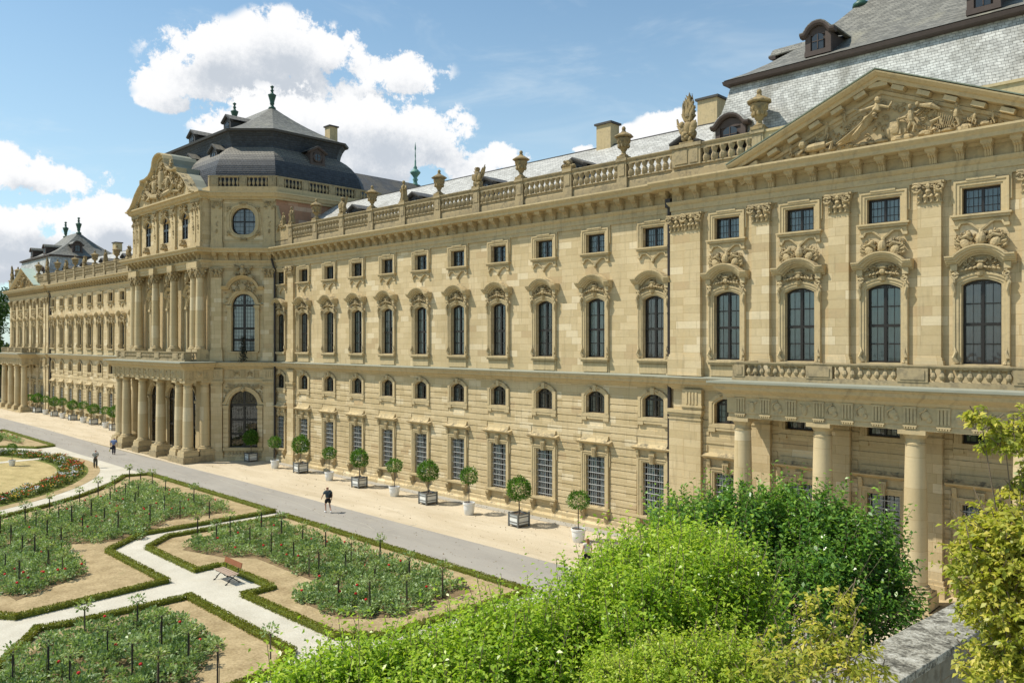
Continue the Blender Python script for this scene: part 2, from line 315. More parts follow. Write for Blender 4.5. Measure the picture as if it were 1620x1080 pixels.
# ------------------------------------------------------------ mesh helpers
class MB:
    def __init__(s): s.v = []; s.f = []; s.m = None; s.k = 0
    def add(s, vs, fs):
        o = len(s.v)
        if s.m is not None: vs = [s.m @ Vector(v) for v in vs]
        s.v += [tuple(v) for v in vs]; s.f += [tuple(i+o for i in f) for f in fs]
    def box(s, x0, x1, y0, y1, z0, z1):
        e = (s.k % 13)*.00031; s.k += 1        # no two boxes share a plane
        x0 -= e; x1 += e; y0 -= e; z0 -= e; z1 += e
        s.add([(x0,y0,z0),(x1,y0,z0),(x1,y1,z0),(x0,y1,z0),(x0,y0,z1),(x1,y0,z1),(x1,y1,z1),(x0,y1,z1)],
              [(0,3,2,1),(4,5,6,7),(0,1,5,4),(1,2,6,5),(2,3,7,6),(3,0,4,7)])
    def extr(s, poly, y0, y1):
        "polygon in x,z extruded along y"
        n = len(poly); vs = [(x, y0, z) for x, z in poly]+[(x, y1, z) for x, z in poly]
        fs = [tuple(range(n)), tuple(range(2*n-1, n-1, -1))]+[((i+1) % n, i, i+n, (i+1) % n+n) for i in range(n)]
        s.add(vs, fs)
    def extx(s, poly, x0, x1):
        "polygon in y,z extruded along x"
        n = len(poly); vs = [(x0, y, z) for y, z in poly]+[(x1, y, z) for y, z in poly]
        s.add(vs, [tuple(range(n)), tuple(range(2*n-1, n-1, -1))]+[((i+1) % n, i, i+n, (i+1) % n+n) for i in range(n)])
    def plate(s, poly, z0, z1):
        n = len(poly); vs = [(x, y, z0) for x, y in poly]+[(x, y, z1) for x, y in poly]
        s.add(vs, [tuple(range(n-1, -1, -1)), tuple(range(n, 2*n))]+[(i, (i+1) % n, (i+1) % n+n, i+n) for i in range(n)])
    def lathe(s, prof, cx=0, cy=0, n=14, lobes=0, amp=0):
        vs = []; fs = []
        for r, z in prof:
            for k in range(n):
                a = 2*math.pi*k/n; rr = r*(1+amp*math.cos(lobes*a)) if lobes else r
                vs.append((cx+rr*math.cos(a), cy+rr*math.sin(a), z))
        for i in range(len(prof)-1):
            for k in range(n): fs.append((i*n+k, i*n+(k+1) % n, (i+1)*n+(k+1) % n, (i+1)*n+k))
        fs.append(tuple(range(n-1, -1, -1))); fs.append(tuple((len(prof)-1)*n+k for k in range(n)))
        s.add(vs, fs)
    def ell(s, c, r, rz=0, ry=0, nu=7, nv=5):
        R = Matrix.Rotation(ry, 3, 'Y') @ Matrix.Rotation(rz, 3, 'Z')
        vs = []; fs = []
        for i in range(nv+1):
            p = math.pi*i/nv
            for k in range(nu):
                a = 2*math.pi*k/nu
                vs.append(Vector(c)+R @ Vector((r[0]*math.sin(p)*math.cos(a), r[1]*math.sin(p)*math.sin(a), r[2]*math.cos(p))))
        for i in range(nv):
            for k in range(nu): fs.append((i*nu+k, (i+1)*nu+k, (i+1)*nu+(k+1) % nu, i*nu+(k+1) % nu))
        s.add(vs, fs)
    def tube(s, pts, r, n=6):
        pts = [Vector(p) for p in pts]; rs = r if isinstance(r, (list, tuple)) else [r]*len(pts)
        vs = []; fs = []; up = Vector((0, 0, 1))
        for i, p in enumerate(pts):
            d = (pts[min(i+1, len(pts)-1)]-pts[max(i-1, 0)]).normalized()
            a = d.cross(up if abs(d.z) < .95 else Vector((1, 0, 0))).normalized(); b = d.cross(a)
            for k in range(n):
                g = 2*math.pi*k/n; vs.append(p+(a*math.cos(g)+b*math.sin(g))*rs[i])
        for i in range(len(pts)-1):
            for k in range(n): fs.append((i*n+k, i*n+(k+1) % n, (i+1)*n+(k+1) % n, (i+1)*n+k))
        fs.append(tuple(range(n-1, -1, -1))); fs.append(tuple((len(pts)-1)*n+k for k in range(n)))
        s.add(vs, fs)
    def band(s, path, prof, closed=False):
        """path: (x,z) polyline; prof: closed loop of (offset to the left normal, depth towards viewer)"""
        n = len(path); m = len(prof); vs = []
        for i, (x, z) in enumerate(path):
            a = path[i-1] if (i > 0 or closed) else None; b = path[(i+1) % n] if (i < n-1 or closed) else None
            ds = []
            if a: ds.append(Vector((x-a[0], z-a[1])).normalized())
            if b: ds.append(Vector((b[0]-x, b[1]-z)).normalized())
            ns = [Vector((-d.y, d.x)) for d in ds]
            N = sum(ns, Vector((0, 0)))/len(ns)
            N = N/max(N.length_squared, .25)
            for off, dep in prof: vs.append((x+N.x*off, -dep, z+N.y*off))
        fs = []
        for i in range(n if closed else n-1):
            for k in range(m): fs.append((i*m+k, i*m+(k+1) % m, ((i+1) % n)*m+(k+1) % m, ((i+1) % n)*m+k))
        if not closed: fs.append(tuple(range(m-1, -1, -1))); fs.append(tuple((n-1)*m+k for k in range(m)))
        s.add(vs, fs)
    def mould(s, plan, prof, closed=False, caps=True):
        """plan: (x,y) polyline with outside on its right hand; prof: closed loop of (outward distance, z)"""
        n = len(plan); m = len(prof); vs = []
        for i in range(n):
            N = miter(plan, i, closed)
            for d, z in prof: vs.append((plan[i][0]+N.x*d, plan[i][1]+N.y*d, z))
        fs = []
        for i in range(n if closed else n-1):
            for k in range(m): fs.append((i*m+k, ((i+1) % n)*m+k, ((i+1) % n)*m+(k+1) % m, i*m+(k+1) % m))
        if not closed and caps: fs.append(tuple(range(m))); fs.append(tuple((n-1)*m+k for k in range(m-1, -1, -1)))
        s.add(vs, fs)
def miter(plan, i, closed=False):
    n = len(plan); ns = []
    if i > 0 or closed: a = plan[i-1]; d = Vector((plan[i][0]-a[0], plan[i][1]-a[1])).normalized(); ns.append(Vector((d.y, -d.x)))
    if i < n-1 or closed: b = plan[(i+1) % n]; d = Vector((b[0]-plan[i][0], b[1]-plan[i][1])).normalized(); ns.append(Vector((d.y, -d.x)))
    N = sum(ns, Vector((0, 0)))/len(ns); return N/max(N.length_squared, .3)
def locm(o): return Matrix.LocRotScale(o.location, o.rotation_euler, o.scale)
def obj(name, mb, mat, parent=None, smooth=False, local=False, link=True):
    me = bpy.data.meshes.new(name)
    if isinstance(mb, MB): me.from_pydata(mb.v, [], mb.f)
    else: me = mb
    me.materials.append(M[mat] if isinstance(mat, str) else mat)
    if smooth: me.shade_smooth()
    o = bpy.data.objects.new(name, me); COL.objects.link(o)
    if parent is not None:
        o.parent = parent
        if not local:
            mw = locm(parent)
            o.matrix_parent_inverse = mw.inverted()
    return o
def auto(o, ang=40):
    o.data.set_sharp_from_angle(angle=math.radians(ang)); return o
def tag(o, label=None, cat=None, group=None, kind=None):
    if label: o['label'] = label
    if cat: o['category'] = cat
    if group: o['group'] = group
    if kind: o['kind'] = kind
    return o
def thing(name, loc, label, cat, group=None, rz=0):
    o = bpy.data.objects.new(name, None); COL.objects.link(o); o.location = loc; o.rotation_euler = (0, 0, rz)
    o.empty_display_size = .3
    return tag(o, label, cat, group)
def kids(o): return [c for c in bpy.data.objects if c.parent == o]
def dup(o, parent=None, loc=None, rz=None, sc=None, tree=None):
    if tree is None: tree = snapshot(o)
    def rec(node, par):
        c = node[0].copy(); COL.objects.link(c)
        if par is not None: c.parent = par
        for k in node[1]: rec(k, c)
        return c
    c = rec(tree, parent)
    if loc is not None: c.location = loc
    if rz is not None: c.rotation_euler = (0, 0, rz)
    if sc is not None: c.scale = (sc,)*3 if not isinstance(sc, tuple) else sc
    return c
def snapshot(o): return (o, [snapshot(k) for k in kids(o)])
def seg(p0, p1, z=0):
    d = Vector((p1[0]-p0[0], p1[1]-p0[1])); a = math.atan2(d.y, d.x)
    return Matrix.Translation((p0[0], p0[1], z)) @ Matrix.Rotation(a, 4, 'Z'), d.length, a
def arc(w, zt, rise, n=10, e=0.0):
    "points from left spring over the top to right spring (x,z)"
    h = w/2; R = (h*h+rise*rise)/(2*rise); a0 = math.asin(min(1, h/R)); c = zt-R; R2 = R+e
    return [(-R2*math.sin(a0-2*a0*i/n)*1.0, c+R2*math.cos(a0-2*a0*i/n)) for i in range(n+1)]
def wall(mb, u0, u1, z0, z1, cols, rev=.42, yf=0.0):
    x = u0
    def q(a, b, c, d): mb.add([(a, yf, c), (b, yf, c), (b, yf, d), (a, yf, d)], [(0, 1, 2, 3)])
    for uc, w, ops in sorted(cols):
        a, b = uc-w/2, uc+w/2
        q(x, a, z0, z1); z = z0
        for zb, zt, rise in sorted(ops):
            q(a, b, z, zb); zs = zt-rise
            y2 = yf+rev
            mb.add([(a,yf,zb),(b,yf,zb),(b,y2,zb),(a,y2,zb),(a,yf,zs),(b,yf,zs),(b,y2,zs),(a,y2,zs)], [(0,3,2,1),(0,4,7,3),(1,2,6,5)])
            if rise > 0:
                pts = [(uc+p[0], p[1]) for p in arc(w, zt, rise)]; n = len(pts); top = zt+.03
                vs = [(p[0], yf, p[1]) for p in pts]+[(p[0], yf, top) for p in pts]+[(p[0], y2, p[1]) for p in pts]
                fs = [(i, i+1, n+i+1, n+i) for i in range(n-1)]+[(i, 2*n+i, 2*n+i+1, i+1) for i in range(n-1)]
                mb.add(vs, fs); z = top
            else:
                mb.add([(a,yf,zt),(b,yf,zt),(b,y2,zt),(a,y2,zt)], [(0,1,2,3)]); z = zt
        q(a, b, z, z1); x = b
    q(x, u1, z0, z1)
def spiral(mb, cx, cz, y, r, turns=1.4, dirn=1, a0=0, th=.035, n=12, drop=0):
    mb.tube([(cx+dirn*r*(1-.75*i/n)*math.cos(a0+turns*2*math.pi*i/n), y-.03*i/n, cz+r*(1-.75*i/n)*math.sin(a0+turns*2*math.pi*i/n)) for i in range(n+1)], th, 5)
def orn(mb, cx, y, cz, w, h, d, n, seed, sym=True, size=(.05, .13)):
    R = random.Random(seed)
    for i in range(n):
        u = R.random(); a = R.uniform(0, math.pi)
        px = w/2*math.sqrt(u)*math.cos(a/ (2 if sym else 1)); pz = h/2*math.sqrt(u)*math.sin(R.uniform(-1.57, 1.57))
        r = (R.uniform(*size), d*R.uniform(.5, 1), R.uniform(*size)*.6); ry = R.uniform(0, 3.1)
        for sx in ((1, -1) if sym else (1,)):
            mb.ell((cx+sx*px, y, cz+pz), r, ry=ry*sx, nu=6, nv=4)
        if i % 4 == 0:
            for sx in ((1, -1) if sym else (1,)):
                spiral(mb, cx+sx*px, cz+pz, y-d*.7, R.uniform(*size)*1.1, 1.2, sx, R.random()*6, size[0]*.5, 8)
# ------------------------------------------------------------ the palace
CX = -81.5                                     # axis of symmetry
PC = -12.86; PB = 3.95                         # near end pavilion: centre, bay
def mir(x): return 2*CX-x
palace = thing('palace', (CX, 0, 0), 'long baroque palace of golden sandstone with domed central pavilion and slate roofs', 'palace')
PL0, PL1 = -24.06, -1.66
WB = [-25.58-4.2*i for i in range(10)]; WB_ALL = WB+[-67.55]
right = [(-68.4, 0), (PL0, 0), (PL0, -.3), (PL1, -.3), (PL1, 22)]
cpav = [(mir(-68.4), 0), (mir(-72.8), -4.4), (-72.8, -4.4), (-68.4, 0)]
left = [(mir(x), y) for x, y in right][::-1]
front_plan = left[:-1]+cpav+right[1:]
LV = dict(str_t=9.42, ent=18.35, cor=20.2)
# windows --------------------------------------------------------------------
def opening(w, h, rise, n=10):
    "outline of a window opening, base at z=0, anticlockwise from bottom left"
    if rise: return [(-w/2, 0), (w/2, 0)]+arc(w, h, rise, n)[::-1]
    return [(-w/2, 0), (w/2, 0), (w/2, h), (-w/2, h)]
def frame(w, h, rise, trans, mull=(0,), cols=4, rowh=.42, fw=.09, heavy=.10, mt=.009):
    mb = MB(); o = opening(w-.01, h-.006, rise)
    mb.band(o, [(0, -.22), (fw, -.22), (fw, -.33), (0, -.33)], closed=True)
    def top(x):
        if not rise: return h-fw
        R = (w*w/4+rise*rise)/(2*rise); return h-R+math.sqrt(max(0, R*R-x*x))-fw*.9
    for x in mull: mb.box(x-heavy/2, x+heavy/2, -(-.19), .32, .05, top(x))
    for z in trans: mb.box(-w/2+.03, w/2-.03, .185, .325, z-heavy/2, z+heavy/2)
    for k in range(1, cols):
        x = -w/2+w*k/cols
        if abs(x) > .05: mb.box(x-.009, x+.009, .245, .275, .05, top(x))
    z = rowh
    while z < h-rise*.6:
        mb.box(-w/2+.05, w/2-.05, .246-mt, .274, z-mt, z+mt); z += rowh
    return mb
def pane(w, h, rise):
    mb = MB(); o = opening(w-.06, h-.03, rise); mb.add([(x, .26, z+.01) for x, z in o], [tuple(range(len(o)))]); return mb
def drape(w, h, gap=.0, y=.31, n=26, z0=.02):
    mb = MB(); vs = []; fs = []
    for i in range(n+1):
        x = -w/2+w*i/n
        vs += [(x, y+.025*math.sin(i*1.9), z0), (x, y+.025*math.sin(i*1.9+.4), h)]
    for i in range(n):
        xm = -w/2+w*(i+.5)/n
        if abs(xm) < gap: continue
        fs.append((2*i, 2*i+2, 2*i+3, 2*i+1))
    mb.add(vs, fs); return mb
def arch_path(w, h, rise, e=0.0, z0=0.0, n=12):
    p = arc(w, h, rise, n, e) if rise else [(-w/2-e, h+e), (w/2+e, h+e)]
    return [(-w/2-e, z0)]+p+[(w/2+e, z0)]
ARCHI = [(0, .02), (.0, .09), (.07, .09), (.09, .13), (.20, .13), (.22, .17), (.31, .17), (.33, .02)]
def sur_tall(extra=False, w=1.45, h=3.6, rise=.22, scale=1.0):
    mb = MB()
    mb.band(arch_path(w, h, rise)[::1], ARCHI)
    # hood
    hp = [(-1.30, 4.36), (-.86, 4.36)]+[(x, z) for x, z in arc(1.72, 4.80, .44, 10)][1:-1]+[(.86, 4.36), (1.30, 4.36)]
    mb.band(hp, [(-.16, .03), (-.16, .14), (-.09, .16), (-.07, .28), (-.01, .30), (.0, .40), (.08, .42), (.10, .50), (.17, .51), (.20, .56), (.26, .56), (.30, .03)])
    for s in (-1, 1):
        mb.box(s*1.0-.13, s*1.0+.13, -.28, .0, 4.0, 4.27)
        spiral(mb, s*.98, 3.80, -.22, .16, 1.3, s, 1.5, .055)
        mb.tube([(s*.96, -.2, 3.7), (s*1.06, -.22, 3.4), (s*.98, -.2, 3.1), (s*1.02, -.17, 2.9)], [.07, .09, .06, .03], 6)
        mb.tube([(s*.90, -.12, .05), (s*1.02, -.2, .28), (s*.93, -.2, .5), (s*.99, -.15, .72)], [.10, .08, .06, .03], 6)
    mb.box(-1.10, 1.10, -.30, .02, -.14, -.02); mb.box(-1.02, 1.02, -.22, .02, -.26, -.14)
    mb.box(-.93, .93, -.11, .02, -.86, -.36)
    mb.box(-1.02, 1.02, -.05, .0, -.92, -.27)
    return mb
def orn_tall(extra, seed=3):
    mb = MB()
    orn(mb, 0, -.10, 4.24, 1.6, .6, .15, 24, seed, size=(.04, .10))
    mb.ell((0, -.18, 4.16), (.15, .14, .15)); mb.ell((0, -.2, 4.36), (.22, .1, .08))
    for s in (-1, 1):
        for k in range(4): mb.ell((s*(.2+.16*k), -.22, 4.10-.03*k), (.09, .07, .05), ry=s*.5)
        mb.ell((s*.99, -.2, 3.55), (.09, .12, .16))
    mb.lathe([(.03, 3.70), (.13, 3.76), (.17, 3.92), (.2, 3.95)], 0, -.16, 8)
    if extra:
        R = random.Random(seed)
        orn(mb, 0, -.14, 5.25, 1.95, .8, .22, 70, seed+9, sym=False, size=(.04, .11))
        mb.ell((R.uniform(-.08, .1), -.26, 5.30), (.20, .2, .30), ry=R.uniform(-.3, .3), nu=10, nv=8)
        for s in (-1, 1):
            mb.ell((s*.56, -.26, 5.12), (.19, .10, .24), ry=.5*s, nu=10, nv=6)
            mb.ell((s*.42, -.28, 5.52), (.10, .11, .11)); mb.tube([(s*.3, -.2, 5.3), (s*.5, -.3, 5.45), (s*.85, -.22, 5.35)], [.08, .09, .04], 6)
            for k in range(5): a = .25+.22*k; mb.tube([(s*.25, -.16, 4.98), (s*(.25+.75*math.cos(a)), -.24, 4.98+.8*math.sin(a))], [.03, .045], 5)
            for k in range(4): mb.tube([(s*.75, -.15, 4.9+.1*k), (s*.95, -.22, 5.0+.13*k), (s*(1.0-.05*k), -.18, 5.15+.14*k)], [.06, .05, .02], 5)
    return mb
def sur_attic():
    mb = MB(); w, h = 1.45, 1.14
    mb.band([(-w/2, 0), (-w/2, h), (w/2, h), (w/2, 0)], ARCHI)
    for s in (-1, 1): mb.box(s*1.08-.05, s*1.08+.05, -.10, .0, .5, h+.38)
    mb.box(-.55, .55, -.2, .0, h+.30, h+.40); mb.box(-1.13, 1.13, -.09, 0, h+.34, h+.45)
    mb.box(-1.15, 1.15, -.27, .02, -.09, -.01); mb.box(-1.08, 1.08, -.2, .02, -.2, -.09)
    mb.box(-1.02, 1.02, -.06, 0, -.34, -.2)
    pts = [(-1.02, -.52), (-.86, -.52), (-.78, -.36), (-.5, -.34), (-.35, -.42), (-.15, -.6), (0, -.72), (.15, -.6), (.35, -.42), (.5, -.34), (.78, -.36), (.86, -.52), (1.02, -.52)]
    mb.band(pts, [(-.04, .0), (-.04, .13), (.035, .15), (.06, .0)])
    mb.extr([(-1.0, -.25)]+pts+[(1.0, -.25)], -.09, 0)
    mb.tube([(0, -.08, -.66), (0, -.12, -.82), (0, -.04, -.98)], [.09, .08, .02], 6)
    for s in (-1, 1): mb.box(s*.95-.1, s*.95+.1, -.15, 0, -.6, -.48)
    return mb
def sur_mezz():
    mb = MB(); w, h = 1.45, 1.35
    pts = arch_path(w, h, .32)
    mb.band(pts, [(0, .02), (0, .10), (.10, .10), (.12, .14), (.3, .14), (.33, .02)])
    mb.band([(-w/2-.33, 0), (w/2+.33, 0)], [(0, .01), (0, .12), (-.22, .12), (-.22, .01)])
    mb.box(-.13, .13, -.2, 0, h-.02, h+.36)
    for s in (-1, 1):
        spiral(mb, s*.3, h+.14, -.15, .1, 1.2, s, 0, .03, 8)
        mb.box(s*.85-.2, s*.85+.2, -.15, 0, -.44, -.24)
    mb.box(-.66, .66, -.1, 0, -.36, -.24)
    return mb
def sur_low():
    mb = MB(); w, h = 1.45, 3.05
    mb.band([(-w/2, 0), (-w/2, h), (w/2, h), (w/2, 0)], ARCHI)
    for s in (-1, 1):
        mb.box(s*1.09-.05, s*1.09+.05, -.10, .0, 2.5, h+.36)
        mb.extx([(0, 3.45), (-.30, 3.78), (-.26, 3.5), (-.12, 3.2), (0, 3.1)], s*.98-.09, s*.98+.09)
        # console under the sill
        mb.extx([(.02, -.22), (-.34, -.22), (-.36, -.36), (-.26, -.5), (-.2, -.75), (-.12, -.98), (-.2, -1.05), (.02, -1.08)], s*.9-.14, s*.9+.14)
        for q in (-.07, 0, .07): mb.tube([(s*.9+q, -.36, -.26), (s*.9+q, -.37, -.38), (s*.9+q, -.28, -.52), (s*.9+q, -.2, -.85)], .025, 5)
    mb.box(-1.0, 1.0, -.08, 0, h+.33, h+.72)
    mb.extr([(-.19, h+.62), (-.12, h-.02), (.12, h-.02), (.19, h+.62)], -.27, 0)
    for q in (-.08, 0, .08): mb.tube([(q, -.28, h+.05), (q*1.2, -.3, h+.5)], .025, 5)
    # cornice with a swept roof
    mb.band([(-1.32, h+.86), (1.32, h+.86)], [(-.12, .0), (-.12, .2), (-.05, .3), (0, .42), (.06, .44), (.06, .0)])
    mb.extx([(0, h+.90), (-.42, h+.915), (-.26, h+.98), (-.14, h+1.1), (-.09, h+1.28), (0, h+1.28)], -1.0, 1.0)
    for s in (-1, 1): mb.extx([(0, h+.90), (-.42, h+.915), (-.1, h+.99), (0, h+1.02)], s*1.14-.14, s*1.14+.14)
    mb.box(-1.12, 1.12, -.30, .02, -.13, -.01); mb.box(-1.04, 1.04, -.22, .02, -.22, -.12)
    return mb
def grille(w, h):
    mb = MB(); n = 9
    for k in range(n): x = -w/2+w*(k+.5)/n; mb.tube([(x, .09, .0), (x, .09, h)], .011, 5)
    z = .17
    while z < h: mb.box(-w/2, w/2, .055, .085, z-.016, z+.016); z += .37
    return mb
def make_window(name, w, h, rise, trans, sur, cols=4, rowh=.42, grill=False, ornm=None, pale=False, gap=0.0, heavy=.1, curt=True, mt=.009, blind=0):
    o = obj(name, frame(w, h, rise, trans, cols=cols, rowh=rowh, heavy=heavy, mt=mt), 'window_wood')
    obj('pane', pane(w, h, rise), 'glass', o, local=True)
    if blind: obj('blind', drape(w-.06, h-.02, 0, .29, 2, h*(1-blind)), 'curtain_pale', o, local=True)
    if curt: obj('curtain', drape(w-.02, h-rise*.2, gap), 'curtain_pale' if pale else 'curtain', o, local=True)
    if sur: obj('surround', sur, 'sandstone_trim', o, local=True)
    if grill: obj('grille', grille(w, h), 'iron_grey', o, local=True)
    if ornm: obj('carving', ornm, 'sandstone_carving', o, local=True, smooth=False)
    return o
PT = Matrix.Translation((CX, 0, 0))
def put(tree, x, y, z, rz=0, first=[]):
    o = dup(None, palace, (x, y, z), rz, tree=tree); o.matrix_parent_inverse = PT.inverted(); return o
protos = {}
def proto(key, *a, **k):
    o = make_window(*a, **k); protos[key] = snapshot(o); return o
p_tall = proto('tall', 'tall_window', 1.45, 3.6, .22, [1.70], sur_tall(), ornm=orn_tall(False), cols=4, heavy=.13, rowh=.86, gap=.12, mt=.028)
p_tallx = [proto('tallx%d' % i, 'tall_window', 1.50, 3.6, .22, [1.70], sur_tall(w=1.5), ornm=orn_tall(True, 20+i*7), cols=4, heavy=.13, rowh=.86, gap=.12, mt=.028) for i in range(3)]
p_tv = [proto('tall%d' % i, 'tall_window', 1.45, 3.6, .22, [1.70], sur_tall(), ornm=orn_tall(False, 3+i), cols=4, heavy=.13, rowh=.86, gap=g_, mt=.028, blind=b_) for i, (g_, b_) in enumerate(((.34, 0), (.05, .0), (.2, .42)))]
p_att = proto('attic', 'attic_window', 1.45, 1.14, 0, [], sur_attic(), cols=8, rowh=.36, mt=.012)
p_mez = proto('mezz', 'mezzanine_window', 1.45, 1.35, .32, [1.02], sur_mezz(), cols=6, rowh=.34, gap=.2)
p_low = proto('low', 'barred_window', 1.45, 3.05, 0, [1.9], sur_low(), cols=4, rowh=.76, grill=True, pale=True, gap=.16)
TMP = p_tv+[p_tall, p_att, p_mez, p_low]+p_tallx
WK = 0
def column_of_windows(x, y, pav=None):
    global WK; WK += 1
    put(protos[('tall', 'tall0', 'tall', 'tall1', 'tall0', 'tall2', 'tall1', 'tall')[WK*3 % 8]] if pav is None else protos['tallx%d' % (pav % 3)], x, y, 10.38)
    put(protos['attic'], x, y, 16.77); put(protos['mezz'], x, y, 6.98); put(protos['low'], x, y, 1.30)
PBAYS = [PC-2*PB+PB*i for i in range(5)]
for x in WB_ALL: column_of_windows(x, 0)
for i, x in enumerate(PBAYS[::-1]): column_of_windows(x, -.3, [0, 1, 0, 2, 1][i] if False else i)
for x in WB_ALL: column_of_windows(mir(x), 0)
for i, x in enumerate(PBAYS): column_of_windows(mir(x), -.3, i)
# walls -----------------------------------------------------------------------
OPS = [(1.30, 4.35, 0), (6.98, 8.33, .32), (10.38, 13.98, .22), (16.77, 17.91, 0)]
def flat_wall(x0, x1, y, cents, w, name='wall'):
    mb = MB(); mb.m = Matrix.Translation((0, y, 0))
    wall(mb, x0, x1, -.5, 20.2, [(c, w, OPS) for c in cents])
    return obj(name, mb, 'sandstone_ashlar', palace)
flat_wall(-68.4, PL0, 0, WB_ALL, 1.45); flat_wall(mir(PL0), mir(-68.4), 0, [mir(x) for x in WB_ALL], 1.45)
for a, b, cs in ((PL0, PL1, PBAYS), (mir(PL1), mir(PL0), [mir(x) for x in PBAYS])):
    mb = MB(); mb.m = Matrix.Translation((0, -.3, 0)); wall(mb, a, b, -.5, 20.2, [(c, 1.5, OPS) for c in cs])
    mb.m = None
    for xx, s in ((a, -1), (b, 1)): mb.add([(xx, -.3, -.5), (xx, 26, -.5), (xx, 26, 20.2), (xx, -.3, 20.2)], [(0, 1, 2, 3)])
    obj('wall', mb, 'sandstone_ashlar', palace)
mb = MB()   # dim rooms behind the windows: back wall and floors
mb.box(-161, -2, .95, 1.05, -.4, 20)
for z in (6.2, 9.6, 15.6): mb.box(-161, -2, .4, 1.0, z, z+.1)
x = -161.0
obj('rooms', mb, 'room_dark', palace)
# rusticated courses of the ground storey: real blocks with open joints
def courses(u0, u1, blocks, y, zt=8.1):
    mb = MB()
    z = .62; h = .435
    while z+h < zt+.05:
        iv = [(u0, u1)]
        for (a, b, c, d) in blocks:
            if c < z+h-.05 and d > z+.02:
                nv = []
                for s_, e_ in iv:
                    if b <= s_ or a >= e_: nv.append((s_, e_)); continue
                    if a > s_: nv.append((s_, a))
                    if b < e_: nv.append((b, e_))
                iv = nv
        for s_, e_ in iv:
            if e_-s_ > .08: mb.add([(s_, y, z+.03), (e_, y, z+.03), (e_, y, z+h-.03), (s_, y, z+h-.03),
                (s_+.005, y-.045, z+.045), (e_-.005, y-.045, z+.045), (e_-.005, y-.045, z+h-.045), (s_+.005, y-.045, z+h-.045)],
                [(4, 5, 6, 7), (0, 1, 5, 4), (1, 2, 6, 5), (2, 3, 7, 6), (3, 0, 4, 7)])
        z += h
    obj('rustication', mb, 'sandstone_ashlar', palace)
def wblocks(cs):
    r = []
    for c in cs: r += [(c-1.16, c+1.16, .0, 5.6), (c-1.07, c+1.07, 6.5, 8.8)]
    return r
courses(-68.4, PL0, wblocks(WB_ALL), 0); courses(mir(PL0), mir(-68.4), wblocks([mir(x) for x in WB_ALL]), 0)
PIL = [PC+PB*k for k in (-2.5, -1.5, -.5, .5, 1.5, 2.5)]
for f_ in (lambda x: x, mir):
    cs = [f_(x) for x in PBAYS]; ps = [f_(x) for x in PIL]
    courses(min(f_(PL0), f_(PL1)), max(f_(PL0), f_(PL1)), wblocks(cs)+[(p-.56, p+.56, 0, 9) for p in ps], -.3, 7.6)
# long mouldings following the plan -------------------------------------------
mb = MB()
mb.mould(front_plan, [(-.3, -.4), (.34, -.4), (.34, .22), (.24, .30), (.16, .34), (.16, .56), (.10, .62), (-.3, .62)])
obj('plinth', mb, 'sandstone_ashlar', palace)
mb = MB()
mb.mould(front_plan, [(-.3, 8.72), (.08, 8.72), (.12, 8.80), (.20, 8.84), (.26, 8.95), (.50, 9.02), (.56, 9.18), (.66, 9.26), (.68, 9.385), (-.3, 9.44)])
obj('string_course', mb, 'sandstone_trim', palace)
mb = MB(); mb.mould(front_plan, [(.0, 9.45), (.695, 9.395), (.70, 9.37), (.712, 9.37), (.712, 9.405), (.0, 9.465)])
obj('ledge_flashing', mb, 'lead_sheet', palace)
mb = MB()
ENT = [(-.3, 18.33), (.10, 18.33), (.10, 18.56), (.15, 18.58), (.15, 18.84), (.22, 18.90), (.30, 19.02), (.30, 19.07), (.06, 19.10),
       (.06, 19.58), (.14, 19.62), (.20, 19.73), (.88, 19.76), (.90, 19.92), (.98, 20.0), (1.06, 20.10), (1.06, 20.19), (-.3, 20.24)]
mb.mould(front_plan, ENT)
obj('main_cornice', mb, 'sandstone_trim', palace)
def bracket_mesh(w, h, d1, name):
    mb = MB(); d = d1
    mb.extx([(-.02, h-.15), (-d*.80, h-.15), (-d*.84, h*.66), (-d*.70, h*.52), (-d*.42, h*.42), (-d*.36, h*.2), (-d*.26, 0), (-.02, 0)], -w/2, w/2)
    mb.box(-w/2-.07, w/2+.07, -d, -.02, h-.17, h+.002); mb.box(-w/2-.03, w/2+.03, -d*.93, -.02, h-.22, h-.16)
    for q in (-.3, 0, .3): mb.tube([(q*w, -d*.84, h*.72), (q*w, -d*.78, h*.55), (q*w, -d*.48, h*.42), (q*w, -d*.38, h*.2), (q*w, -d*.28, .02)], .03, 5)
    me = bpy.data.meshes.new(name); me.from_pydata(mb.v, [], mb.f); me.materials.append(M['sandstone_trim']); return me, mb
def brackets(plan, sp, z0, z1, d0, w, d1=.62, keep=100):
    me, src = bracket_mesh(w, z1-z0, d1, 'cornice_bracket'); L_ = []
    for i in range(len(plan)-1):
        m4, L, a = seg(plan[i], plan[i+1])
        if L < 2: continue
        n = max(1, round(L/sp))
        for k in range(n): L_.append(((m4 @ Vector((L*(k+.5)/n, -d0, 0))), a))
    L_.sort(key=lambda q: (q[0]-Vector((0, -DC, 0))).length)
    for p, a in L_[:keep]:
        o = bpy.data.objects.new('cornice_bracket', me); COL.objects.link(o); o.parent = palace; o.matrix_parent_inverse = PT.inverted(); o.location = (p.x, p.y, z0); o.rotation_euler = (0, 0, a)
    if L_[keep:]:
        mb = MB()
        for p, a in L_[keep:]:
            mb.m = Matrix.Translation((p.x, p.y, z0)) @ Matrix.Rotation(a, 4, 'Z'); mb.add(src.v, src.f)
        o = obj('cornice_brackets', mb, 'sandstone_trim', palace); o['kind'] = 'stuff'
brackets(front_plan, 1.05, 19.08, 19.76, .05, .30)
